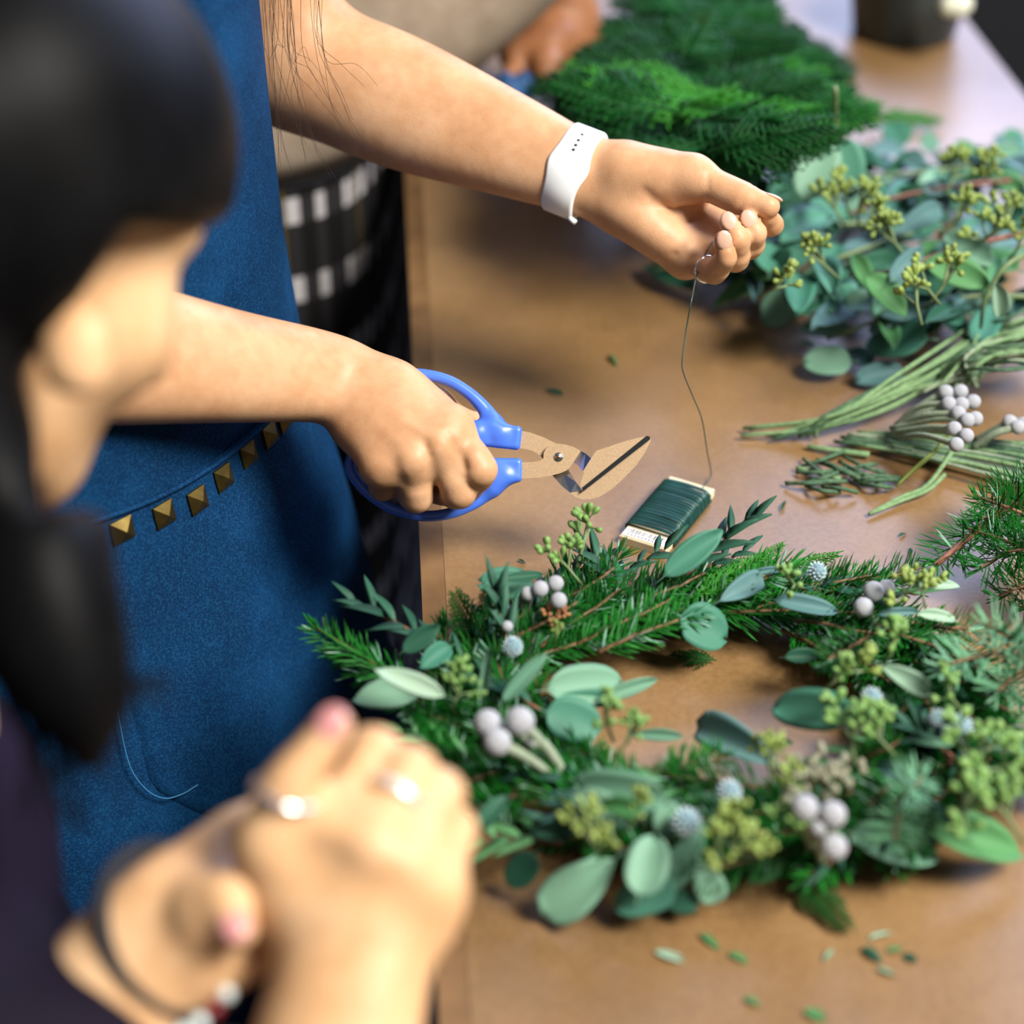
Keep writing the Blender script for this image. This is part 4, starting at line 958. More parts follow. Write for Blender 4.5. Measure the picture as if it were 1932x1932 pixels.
def fir(parent, A, B, kind='g', up=(0, 0, 1)):
    A = np.asarray(A); B = np.asarray(B); st, ne, L = GR.choice(FIR[kind]); s = np.linalg.norm(B - A) / L
    M = frame(A, B - A, up, (s, min(1.25, max(0.8, s)), min(1.25, max(0.8, s)))); o = place('fir_sprig', st, M, parent); WM[o.name] = M
    c = bpy.data.objects.new('needles', ne); COL.objects.link(c); c.parent = o; c['kind'] = 'stuff'; return o
def cedar_vf(L, seed, w=0.42, dens=15):
    r = random.Random(seed); mb = MB(); mb.add(tube([(0, 0, 0), (L*0.5, 0.002, 0.002), (L, 0, -0.004)], [0.0016, 0.0013, 0.0006], 5))
    for k in range(dens * 2):
        x = L * (0.08 + 0.90 * k / (dens*2)); s = 1 if k % 2 else -1; l = L * w * (1 - x / L) ** 0.8 * r.uniform(0.8, 1.1) + 0.006; a = r.uniform(0.75, 0.95)
        dv = np.array([math.cos(a), s*math.sin(a), r.uniform(-0.15, 0.1)]); b = np.array([x, 0, 0.001]); e = b + dv*l + np.array([l*0.15, 0, -l*0.08])
        mb.add(tube([b, (b+e)/2 + np.array([-l*0.03, 0, 0.001]), e], [0.0010, 0.0014, 0.0005], 4))
        m = max(2, int(l / 0.0042))
        for j in range(m):
            t = (j + 0.6) / m; c = b + (e - b)*t; s2 = 1 if j % 2 else -1; l2 = min(0.011, l*0.42*(1 - t) + 0.0032); a2 = a - 0.75*s2*s
            d2 = unit([math.cos(a - s2*0.7), s*math.sin(a - s2*0.7), r.uniform(-0.1, 0.15)]); mb.add(tube([c, c + d2*l2*0.6, c + d2*l2], [0.0008, 0.0011, 0.0003], 4))
    return mb.v, mb.f
CED = {'d': [make_mesh('cedar_frond', *cedar_vf(0.09, s), CEDAR) for s in (1, 2)], 'b': [make_mesh('cedar_frond', *cedar_vf(0.09, s, 0.36), CEDAR_B) for s in (3, 4)]}
def frond(parent, A, B, kind='d', up=(0, 0, 1), wide=1.0):
    A = np.asarray(A); B = np.asarray(B); s = np.linalg.norm(B - A) / 0.09
    return place('cedar_frond', GR.choice(CED[kind]), frame(A, B - A, up, (s, s*wide, s)), parent)
def bud_mesh(m):
    prof = [(0, 0.00030), (0.0030, 0.00042), (0.0042, 0.0010), (0.0056, 0.00160), (0.0070, 0.00168), (0.0080, 0.00125), (0.0086, 0.0003)]; n = 8
    return make_mesh('bud', *loft([[(x, r*math.cos(2*math.pi*k/n), r*math.sin(2*math.pi*k/n)) for k in range(n)] for x, r in prof]), m)
BUDS = {'g': bud_mesh(BUD), 'y': bud_mesh(BUD_Y), 'r': bud_mesh(BUD_R)}
def cluster_proto(seed, nb, spreadr):
    r = random.Random(seed); mb = MB(); mats = []; hub = np.zeros(3)
    for k in range(nb):
        d = unit([r.uniform(0.3, 1.2), r.uniform(-0.8, 0.8), r.uniform(-0.2, 1.0)]); e = d * r.uniform(0.006, 0.014) * spreadr
        mb.add(tube([hub - np.array([0.010, 0, 0.003]), hub, e], [0.0008, 0.0008, 0.0006], 5))
        for j in range(r.choice([4, 5, 6])):
            d2 = unit(d * 0.6 + np.array([r.uniform(-1, 1), r.uniform(-1, 1), r.uniform(-0.4, 1)])); s = r.uniform(0.75, 1.0)
            mats.append(frame(e, d2, (0.1, 0.3, 1), s))
    return make_mesh('seed_cluster', mb.v, mb.f, TWIG_G), mats
CLUS = [cluster_proto(1, 4, 1.0), cluster_proto(2, 3, 1.0), cluster_proto(3, 5, 1.1)]
def seeds(parent, u, v, z, kind='g', size=1.0, dirv=None):
    me, mats = GR.choice(CLUS); A = P(u, v, z); dv = dirv if dirv is not None else np.array([GR.uniform(-1, 1), GR.uniform(-1, 1), 0.4])
    M = frame(A, dv, (0, 0, 1), size); o = place('seed_cluster', me, M, parent); WM[o.name] = M
    for m in mats:
        c = bpy.data.objects.new('bud', BUDS[kind]); COL.objects.link(c); c.parent = o; c.matrix_basis = m
    return o
def ball_proto():
    V, F = sphere_vf((0, 0, 0), 1.0, 20, 14); V = [np.asarray(q) * (1 - 0.10 * max(0, -q[2] - 0.5)) for q in V]; return make_mesh('brunia_ball', V, F, BALL)
BALLM = ball_proto()
def brunia(parent, u, v, z, rpx, tail, ztail, rst=None):
    """a silver ball at (u, v) on a fuzzy stalk that runs back to the pixel 'tail'"""
    C = P(u, v, z); R = rpx * depth_of(C) / FPX; T = P(tail[0], tail[1], ztail); st = R*0.28 if rst is None else rst
    mid = (C + T)/2 + np.array([GR.uniform(-.003, .003), GR.uniform(-.003, .003), 0.004])
    s = part('brunia_stem', *tube(spline([C, mid, T], 6), np.linspace(st*1.05, st*0.8, 13), 8), STALK, parent)
    M = frame(C, unit(np.cross(C - T, [0.3, 0.2, 1])), C - T, R); o = place('brunia_ball', BALLM, Matrix.Identity(4), s); o.matrix_basis = Matrix.Translation(-Vector(wloc(s))) @ M
    return s
def pod_proto():
    mb = MB(); r = random.Random(4); mb.add(sphere_vf((0, 0, 0), 0.84, 14, 10))
    for k in range(64):
        z = 1 - 2*(k + 0.5)/64; a = k*2.39996; q = np.array([math.sqrt(1-z*z)*math.cos(a), math.sqrt(1-z*z)*math.sin(a), z]); s = unit(np.cross(q, [0.3, 0.5, 0.8])); t = np.cross(q, s)
        b = q*0.74; n0 = [b + s*0.11, b + t*0.11, b - s*0.11, b - t*0.11, q*r.uniform(0.95, 1.12) + s*0.07, q*r.uniform(0.95, 1.08) - s*0.05]
        mb.add((n0, [(0, 1, 4), (1, 2, 5, 4), (2, 3, 5), (3, 0, 4, 5)]))
    n0 = 14*10
    return make_mesh('flower_pod', mb.v, mb.f, [POD, mat('pod_dark', (0.13, 0.23, 0.27), 0.7)], False, [1]*n0 + [0]*(len(mb.f) - n0))
PODM = pod_proto()
def pod(parent, u, v, z, rpx):
    C = P(u, v, z); R = rpx*depth_of(C)/FPX; return place('flower_pod', PODM, frame(C, (1, 0.3, 0), (0.2, -0.5, 1), R), parent)
def slender(parent, A, B, nl, kind=0, stem=None, llen=0.017):
    """a thin sprig with paired lance-shaped leaves"""
    A = np.asarray(A); B = np.asarray(B); L = np.linalg.norm(B - A); x = unit(B - A); y = unit(np.cross([0, 0, 1], x)); s = part('slender_sprig', *tube(spline([A, (A+B)/2 + np.array([0, 0, L*0.06]), B], 5), np.linspace(0.0011, 0.0006, 11), 5), stem or TWIG_R, parent)
    for k in range(nl):
        t = 0.15 + 0.85*k/(nl - 1); c = A + (B - A)*t + np.array([0, 0, L*0.06*4*t*(1-t)]); sd = 1 if k % 2 else -1
        d = unit(x*GR.uniform(0.6, 1.1) + y*sd*GR.uniform(0.3, 0.9)*(1 if k < nl - 1 else 0.1) + np.array([0, 0, GR.uniform(0, 0.5)])); l = llen*GR.uniform(0.8, 1.2)
        o = place('slender_leaf', SLENDER[kind], Matrix.Identity(4), s); o.matrix_basis = Matrix.Translation(-Vector(wloc(s))) @ frame(c, d, unit(np.array([0, 0, 1.0]) - FW*0.6), (l, l*0.23, l))
    return s

# ================================================================== the wreath
WC = P(1345, 1316, 0.02); WR = 0.125; WE = 0.74
wre = thing('wreath', 'evergreen wreath with eucalyptus leaves, silver balls and green seeds', 'wreath', (WC[0], WC[1], 0.0))
def rp(phi, r, z): return np.array([WC[0] + r*math.cos(phi), WC[1] + WE*r*math.sin(phi), z])
part('ring_base', *tube([rp(a, WR*(1 + 0.03*math.sin(5*a)), 0.013 + 0.002*math.sin(7*a)) for a in np.linspace(0, 2*math.pi, 61)], 0.010, 8, False), TWIG, wre)
rw = random.Random(77)
N = 96
for k in range(N):
    phi = 2*math.pi*k/N + rw.uniform(-0.05, 0.05); back = math.sin(phi) > 0.25; front = math.sin(phi) < -0.25; rr = WR + (rw.uniform(-0.035, -0.005) if back else rw.uniform(-0.030, 0.012) if front else rw.uniform(-0.035, 0.025)); z = rw.uniform(0.008, 0.024)
    t = np.array([math.sin(phi), -math.cos(phi), 0]); o = np.array([math.cos(phi), math.sin(phi), 0]); side = rw.uniform(-0.45, 0.22) if back else rw.uniform(-0.45, 0.30) if front else rw.uniform(-0.5, 0.6)
    dv = unit(t + o*side + np.array([0, 0, rw.uniform(0.0, 0.14)])); A = rp(phi, rr, z)
    L = rw.uniform(0.055, 0.085) * (0.85 if not back else 1.0)
    if k % 7 == 3 and not back: frond(wre, A, A + dv*L*1.1, rw.choice(['d', 'd', 'b']), unit([0, 0, 1]) - 0.4*FW)
    else: fir(wre, A, A + dv*L, rw.choice(['g', 'g', 'b'] if back else ['g', 'g', 'g', 'b']))
for k in range(26):
    phi = 2*math.pi*k/26 + rw.uniform(-0.1, 0.1); t = np.array([math.sin(phi), -math.cos(phi), 0]); o = np.array([math.cos(phi), math.sin(phi), 0])
    A = rp(phi, WR + rw.uniform(-0.03, 0.01), 0.018); B = A + unit(t + o*rw.uniform(-0.6, 0.5) + np.array([0, 0, 0.12]))*rw.uniform(0.05, 0.07); slender(wre, A, B, rw.choice([7, 8, 9]), 0 if k % 4 else 1)
# darker filling low in the front and right of the ring
for k in range(58):
    phi = math.radians(rw.uniform(-165, 25)); rr = WR + rw.uniform(-0.034, 0.020); t = np.array([math.sin(phi), -math.cos(phi), 0]); o = np.array([math.cos(phi), math.sin(phi), 0])
    A = rp(phi, rr, rw.uniform(0.012, 0.026)); B = A + unit(t + o*rw.uniform(-0.5, 0.35 if phi < -0.4 else 0.9) + np.array([0, 0, rw.uniform(0, 0.18)]))*rw.uniform(0.045, 0.065); fir(wre, A, B, 'g')
# sprigs that stand out of the ring
def pp(u, v, z): return P(u, v, z)
for a, b, kd, za, zb in (((775, 1292), (592, 1188), 'b', .02, .03), ((800, 1330), (640, 1240), 'b', .015, .015), ((1020, 1220), (1170, 1115), 'g', .03, .035), ((1090, 1215), (1265, 1135), 'b', .03, .035), ((1130, 1230), (1330, 1150), 'b', .03, .035),
        ((1180, 1150), (1330, 1085), 'g', .03, .035), ((1320, 1150), (1470, 1080), 'b', .03, .04), ((1040, 1150), (1160, 1075), 'g', .03, .04), ((1440, 1120), (1640, 1090), 'g', .02, .03), ((1570, 1110), (1740, 1075), 'g', .02, .03),
        ((930, 1230), (1090, 1140), 'g', .03, .04), ((960, 1260), (1130, 1200), 'b', .025, .03), ((1500, 1170), (1660, 1200), 'g', .025, .03), ((1640, 1200), (1560, 1250), 'g', .03, .05), ((1700, 1180), (1840, 1190), 'g', .02, .03),
        ((1945, 1215), (1780, 1260), 'p', .045, .05), ((1955, 1225), (1850, 1180), 'p', .045, .06), ((1960, 1240), (1880, 1310), 'p', .045, .045), ((1960, 1230), (1930, 1190), 'p', .05, .06),
        ((1695, 1515), (1745, 1470), 'p', .045, .06), ((1695, 1520), (1690, 1590), 'p', .045, .04),
        ((1000, 1440), (880, 1480), 'g', .02, .03), ((1020, 1480), (880, 1540), 'g', .02, .02), ((880, 1330), (760, 1400), 'b', .025, .02), ((900, 1380), (770, 1340), 'g', .02, .03), ((1250, 1460), (1370, 1430), 'b', .03, .03), ((1640, 1380), (1720, 1330), 'b', .03, .04), ((1620, 1440), (1700, 1400), 'b', .03, .04)):
    fir(wre, pp(*a, za), pp(*b, zb), kd)
for a, b, kd, za, zb, wd_ in (((905, 1215), (855, 1115), 'd', .02, .05, .9), ((930, 1190), (915, 1110), 'd', .02, .05, .8), ((1495, 1625), (1600, 1755), 'd', .01, .004, .75), ((1400, 1085), (1480, 1025), 'b', .03, .04, .6), ((1440, 1090), (1585, 1045), 'b', .02, .03, .5),
        ((1300, 1130), (1450, 1045), 'b', .035, .04, .55), ((1180, 1190), (1235, 1220), 'd', .015, .008, .8), ((1590, 1150), (1520, 1120), 'b', .025, .03, .8), ((1690, 1390), (1620, 1430), 'b', .03, .03, .9), ((830, 1430), (780, 1360), 'd', .015, .02, .8)):
    frond(wre, pp(*a, za), pp(*b, zb), kd, unit([0, 0, 1]) - 0.5*FW, wd_)
for a, b, n_, kd, za, zb in (((850, 1240), (672, 1143), 9, 0, .03, .045), ((1290, 1090), (1418, 985), 9, 0, .03, .05), ((1060, 1590), (890, 1590), 7, 1, .02, .02), ((960, 1230), (935, 1120), 6, 0, .03, .055),
        ((1180, 1125), (1105, 1040), 7, 0, .03, .04), ((1020, 1340), (905, 1290), 6, 0, .03, .035), ((1150, 1500), (1060, 1540), 6, 0, .02, .03), ((1800, 1430), (1720, 1380), 7, 0, .03, .04)):
    slender(wre, pp(*a, za), pp(*b, zb), n_, kd, llen=0.021)
# eucalyptus leaves, each where the photograph shows it
for q in (((839, 1313), (708, 1263), 44, 'pale', 'o', .045, .050), ((800, 1296), (664, 1322), 66, 'grey', 'o', .030, .024), ((1005, 1105), (903, 1097), 62, 'teal', 'r', .030, .035), ((1025, 1083), (938, 1098), 22, 'dark', 'o', .042, .042),
          ((948, 1325), (1030, 1232), 32, 'grey', 'o', .035, .055), ((907, 1338), (924, 1218), 20, 'grey', 'o', .035, .060), ((1032, 1302), (1188, 1285), 82, 'grey', 'r', .030, .022), ((1040, 1318), (1170, 1318), 36, 'teal', 'b', .026, .020), ((1126, 1324), (1243, 1279), 30, 'grey', 'o', .024, .030),
          ((1030, 1342), (1136, 1375), 84, 'teal', 'r', .030, .022), ((1470, 1446), (1302, 1353), 74, 'blue', 'b', .030, .024), ((1612, 1352), (1451, 1328), 84, 'teal', 'r', .046, .032), ((1258, 1508), (1072, 1478), 78, 'grey', 'r', .048, .044), ((1180, 1548), (1080, 1495), 62, 'grey', 'r', .043, .042), ((1215, 1530), (1130, 1515), 40, 'lime', 'o', .052, .050),
          ((1205, 1690), (1238, 1572), 82, 'grey', 'r', .020, .035), ((1275, 1670), (1157, 1712), 74, 'teal', 'r', .016, .006), ((1158, 1622), (1022, 1728), 98, 'grey', 'b', .022, .004), ((1010, 1612), (958, 1672), 60, 'dark', 'r', .018, .006), ((1318, 1622), (1352, 1706), 62, 'grey', 'b', .022, .006), ((1330, 1560), (1250, 1680), 60, 'grey', 'b', .03, .012),
          ((1320, 1700), (1260, 1705), 46, 'dark', 'r', .006, .004), ((1265, 1580), (1255, 1510), 60, 'grey', 'r', .025, .04), ((1475, 1625), (1410, 1660), 46, 'lime', 'o', .018, .008), ((1600, 1570), (1782, 1618), 80, 'grey', 'o', .026, .012), ((1740, 1550), (1945, 1612), 88, 'lime', 'o', .026, .010),
          ((1663, 1256), (1755, 1306), 42, 'pale', 'b', .045, .045), ((1463, 1132), (1583, 1152), 38, 'blue', 'r', .032, .030), ((1728, 1103), (1816, 1104), 24, 'pale', 'o', .036, .036), ((1655, 1160), (1735, 1152), 18, 'blue', 'o', .036, .036), ((1730, 1158), (1812, 1168), 26, 'pale', 'o', .034, .03), 
          ((1254, 1087), (1364, 998), 54, 'teal', 'o', .040, .060), ((1284, 1162), (1376, 1206), 88, 'teal', 'r', .030, .018), ((1358, 1134), (1442, 1086), 46, 'blue', 'b', .034, .038), ((1418, 1082), (1492, 1072), 16, 'blue', 'o', .036, .036), ((1860, 1395), (1950, 1412), 42, 'grey', 'o', .034, .034), ((1720, 1398), (1802, 1405), 18, 'grey', 'o', .036, .036),
          ((1290, 1390), (1190, 1385), 26, 'grey', 'o', .020, .016), ((1880, 1475), (1925, 1500), 50, 'blue', 'o', .034, .03), ((1420, 1400), (1500, 1400), 26, 'dark', 'o', .016, .016), ((760, 1230), (830, 1180), 40, 'dark', 'o', .03, .04), ((850, 1220), (795, 1255), 44, 'teal', 'o', .03, .03), ((1480, 1240), (1550, 1235), 30, 'dark', 'o', .02, .02),
          ((900, 1560), (960, 1500), 40, 'dark', 'o', .02, .03), ((1000, 1560), (1080, 1570), 44, 'dark', 'r', .02, .02), ((1740, 1480), (1650, 1440), 30, 'blue', 'o', .04, .04), ((1800, 1560), (1740, 1500), 26, 'dark', 'o', .03, .04)):
    a, b, w, c, s, z0, z1 = q; up_ = 0.007; leaf(wre, a, b, w, c, s, z0 + up_, z1 + up_)
for u, v, kd, sz in ((1100, 1030, 'g', 1.25), (1072, 1072, 'g', 1.15), (1145, 1368, 'g', 1.2), (1180, 1405, 'g', .9), (856, 1285, 'g', 1.0), (865, 1310, 'g', .8), (1105, 1572, 'y', 1.1), (1135, 1585, 'y', .9), (1195, 1548, 'y', 1.1), (1390, 1572, 'y', 1.35), (1355, 1600, 'y', 1.2), (1400, 1612, 'y', 1.1), (1455, 1462, 'y', 1.2), (1475, 1508, 'y', 1.1),
          (1605, 1392, 'g', 1.3), (1830, 1436, 'g', 1.4), (1900, 1452, 'g', 1.3), (1818, 1525, 'g', 1.4), (1900, 1540, 'g', 1.4), (1598, 1268, 'y', 1.4), (1570, 1290, 'g', 1.0), (1705, 1122, 'y', 1.2), (1740, 1118, 'y', 1.0), (1498, 1103, 'g', 1.1), (1795, 1318, 'g', 1.2), (1680, 1235, 'g', 1.1), (1045, 1180, 'r', .75), (1050, 1200, 'y', .6), (1660, 1395, 'g', 1.1), (1500, 1560, 'g', .8)):
    seeds(wre, u, v, 0.048 if kd != 'r' else 0.036, kd, sz*(0.84 if kd == 'y' else 0.95))
for (u, v, z, r_, t) in ((1019, 1111, .052, 16, (990, 1165)), (1048, 1101, .050, 16, (1022, 1160)), (996, 1120, .048, 14, (985, 1170)), (1054, 1133, .052, 16, (1030, 1180)), (957, 1152, .045, 11, (975, 1190)), (957, 1182, .045, 11, (980, 1215)),
        (920, 1365, .060, 27, (1010, 1425)), (938, 1400, .062, 27, (1050, 1470)), (981, 1361, .064, 28, (1060, 1455)), (1518, 1524, .062, 26, (1530, 1600)), (1571, 1537, .060, 26, (1560, 1620)), (1544, 1562, .055, 16, (1550, 1625)), (1573, 1598, .052, 26, (1540, 1560)),
        (1648, 1116, .044, 20, (1640, 1180)), (1629, 1146, .044, 19, (1660, 1190)), (1672, 1110, .042, 17, (1680, 1170))):
    brunia(wre, u, v, z, r_, t, 0.02, 0.0022 if r_ < 20 else 0.0027)
brunia(wre, 1003, 1398, .05, 10, (1065, 1460), .025, 0.0030)
for u, v, r_ in ((967, 1220, 20), (1295, 1551, 28), (1376, 1494, 24), (1541, 1078, 19), (1644, 1318, 22), (1806, 1372, 30), (1770, 1355, 18)): pod(wre, u, v, 0.045, r_)
mb = MB(); rz = random.Random(2)
for k in range(46):
    c = P(1545 + rz.gauss(0, 34), 1455 + rz.gauss(0, 24), 0.045 + rz.uniform(0, 0.015)); mb.add(sphere_vf(c, (0.0022, 0.0026, 0.0022), 6, 5))
part('dried_flower_head', mb.v, mb.f, noisy('dried_grey', (0.16, 0.17, 0.10), (0.30, 0.29, 0.21), 300, 0.8), wre, kind='stuff')
mb = MB()
for k in range(9): mb.add(tube([P(1545 + (k-4)*8, 1530, .02), P(1545 + rz.gauss(0, 30), 1455 + rz.gauss(0, 18), .046)], 0.0007, 4))
part('dried_stalks', mb.v, mb.f, TWIG, wre, kind='stuff')

# ================================================================== fir branch lying at the right edge
fb = thing('fir_branch', 'loose fir branch with long needles right of the wire card', 'branch', tuple(P(1900, 1060, 0)))
part('stem', *tube(spline([P(2010, 900, .02), P(1900, 960, .03), P(1830, 1012, .032), P(1768, 1064, .03)], 6), np.linspace(.0026, .0016, 19), 7), TWIG_R, fb)
for a, b, za, zb in (((1890, 965), (1762, 1068), .03, .03), ((2010, 905), (1850, 985), .025, .035), ((2000, 1055), (1822, 1000), .03, .035), ((1990, 990), (1840, 940), .03, .04), ((2000, 1080), (1880, 1130), .03, .02), ((1980, 1000), (1850, 1075), .03, .03), ((2020, 940), (1880, 915), .03, .04), ((2010, 1030), (1900, 1045), .035, .04), ((2020, 1110), (1925, 1150), .02, .012)):
    fir(fb, P(*a, za), P(*b, zb), 'l')

# ================================================================== brunia and stems lying between wreath and eucalyptus
def stems(name, label, paths, m, r, group=None, cat='stems'):
    c = np.mean([P(*p[len(p)//2][:2], 0) for p in paths], axis=0); t = thing(name, label, cat, (c[0], c[1], 0), group)
    for i_, p in enumerate(paths): part('stem', *tube(spline([P(*q) for q in p], 5), np.linspace(r*0.85, r*1.1, 5*(len(p)-1)+1), 6), m if not isinstance(m, list) else m[i_ % len(m)], t)
    return t
rg = random.Random(31); fan = []
for k in range(16):
    t = k / 15; fan.append([(1395 + rg.uniform(0, 150), 826 - 14*t + rg.uniform(-5, 4), .004), (1560 + rg.uniform(-15, 15), 806 - 22*t, .010 + .01*t), (1690, 762 - 46*t + rg.uniform(-8, 8), .014 + .02*t), (1800 + rg.uniform(-30, 10), 715 - 70*t + rg.uniform(-8, 8), .018 + .02*t), (1850 + 60*t, 640 - 75*t + rg.uniform(-10, 30), .022 + .02*t)])
stems('stem_bunch', 'fan of grey green bare stems pointing left beside the eucalyptus', fan, [STALK_G, STALK_G, STALK_D], 0.0014, cat='stems')
fan = []
for k in range(40):
    t = rg.random(); y0 = 745 - 40*rg.random(); fan.append([(1740 + rg.uniform(0, 120), y0, rg.uniform(.012, .03)), (1840 + rg.uniform(-20, 20), y0 - 25 - 60*t, rg.uniform(.02, .045)), (1920, y0 - 30 - 90*t + rg.uniform(-14, 14), rg.uniform(.02, .05)), (2010, y0 - 30 - 130*t + rg.uniform(-25, 35), rg.uniform(.02, .05))])
stems('stem_bunch', 'pale green stems running off the right edge above the silver balls', fan, [STALK_G, STALK_D, STALK_G, STALK], 0.0012)
fan = []
for k in range(16):
    t = k / 15; fan.append([(1590 + rg.uniform(-20, 60), 815 + 22*t, .004), (1720, 820 + 40*t + rg.uniform(-5, 5), .008), (1850, 830 + 62*t + rg.uniform(-8, 8), .010), (2000, 840 + 90*t + rg.uniform(-8, 8), .012)])
stems('stem_bunch', 'dark green stems lying below the silver balls', fan, [STALK_D, STALK_G, STALK_D, STALK], 0.0014)
stems('stem_clipping', 'pair of cut green stems at the bottom of the silver bunch', [[(1640, 970, .003), (1700, 938, .004), (1750, 915, .006), (1798, 850, .012)], [(1645, 968, .003), (1700, 945, .004), (1750, 925, .005), (1782, 896, .006)]], STALK_G, 0.0014, cat='stem')
stems('stem_clipping', 'yellow forked stem lying across the silver bunch', [[(1690, 918, .006), (1740, 870, .02), (1770, 845, .024), (1808, 792, .034)], [(1705, 905, .006), (1750, 865, .02), (1772, 842, .024)]], BUD_Y, 0.0010, cat='stem')
cl = []
for k in range(20):
    x, y = 1600 + rg.uniform(-70, 60), 885 + rg.uniform(-45, 40); a = rg.uniform(-0.5, 0.9); l = rg.uniform(25, 60); cl.append([(x - l*math.cos(a), y - l*math.sin(a)*.7, .003), (x, y + rg.uniform(-4, 4), .008), (x + l*math.cos(a), y + l*math.sin(a)*.7, .004)])
stems('stem_clippings', 'tangle of short dark cut stems left of the silver balls', cl, STALK_D, 0.0013)
stems('stem_clipping', 'short green cut stem at the tip of the tangle', [[(1502, 883, .003), (1545, 892, .004), (1585, 905, .004)]], STALK_G, 0.0018, cat='stem')
stems('stem_clipping', 'short green cut stem above the tangle', [[(1524, 842, .003), (1575, 850, .004), (1640, 858, .004)]], STALK_G, 0.0018, cat='stem')
br = thing('brunia_sprig', 'sprig of grey stalks topped with round silver balls', 'sprig', tuple(P(1800, 800, 0)))
for (u, v, t) in ((1784, 740, (1700, 795)), (1812, 739, (1695, 800)), (1814, 763, (1690, 805)), (1836, 758, (1695, 808)), (1825, 793, (1680, 808)), (1840, 790, (1700, 812)), (1823, 822, (1690, 818)), (1804, 839, (1700, 825)), (1800, 809, (1685, 815)), (1790, 762, (1690, 802)), (1808, 780, (1690, 808))):
    brunia(br, u, v, .042, 14.5, t, .016, 0.0020)
br2 = thing('brunia_sprig', 'sprig with two silver balls at the right edge', 'sprig', tuple(P(1905, 830, 0)))
for (u, v, t) in ((1905, 796, (1840, 830)), (1932, 800, (1840, 838)), (1920, 806, (1835, 845)), (1960, 790, (1850, 842))): brunia(br2, u, v, .03, 14, t, .012, 0.0024)

# ================================================================== eucalyptus pile
EB = [  # stems of the branches: pixel path with height, label
 ([(1960, 335, .07), (1800, 352, .075), (1680, 375, .07), (1600, 405, .06)], 'eucalyptus branch with reddish stem along the top of the pile'),
 ([(1576, 165, .16), (1577, 230, .13), (1578, 275, .11), (1590, 340, .07)], 'eucalyptus shoot standing up between pile and evergreen heap'),
 ([(1960, 560, .05), (1830, 560, .05), (1700, 590, .04), (1560, 640, .015)], 'eucalyptus branch whose round leaves lie nearest the bare stems'),
 ([(1930, 440, .08), (1800, 470, .08), (1690, 510, .07), (1600, 520, .05)], 'eucalyptus branch across the middle of the pile'),
 ([(1720, 440, .05), (1600, 480, .05), (1480, 530, .03), (1360, 575, .012)], 'eucalyptus branch pointing left under the hand'),
 ([(1560, 420, .03), (1450, 450, .03), (1340, 490, .02), (1230, 510, .012)], 'dark eucalyptus branch end just below the hand'),
 ([(1960, 300, .05), (1820, 315, .05), (1680, 330, .05), (1500, 340, .03)], 'eucalyptus branch at the back of the pile'),
 ([(1960, 470, .09), (1900, 500, .09), (1860, 560, .07), (1850, 620, .05)], 'eucalyptus branch at the right edge above the silver bunch'),
 ([(1640, 420, .05), (1540, 425, .05), (1440, 420, .04), (1380, 390, .03)], 'bluish eucalyptus branch behind the fingertips')]
ebr = []
for path, lab in EB:
    c = P(*path[2][:2], 0); t = thing('eucalyptus_branch', lab, 'branch', (c[0], c[1], 0), 'eucalyptus branches in the pile'); ebr.append((t, path))
    part('stem', *tube(spline([P(*q) for q in path], 6), np.linspace(.0020, .0012, 19), 6), TWIG_R if lab.find('reddish') > 0 or lab.find('middle') > 0 else TWIG_G, t)
def near_branch(u, v):
    return min(ebr, key=lambda e: min(math.hypot(u - q[0], v - q[1]) for q in e[1]))[0]
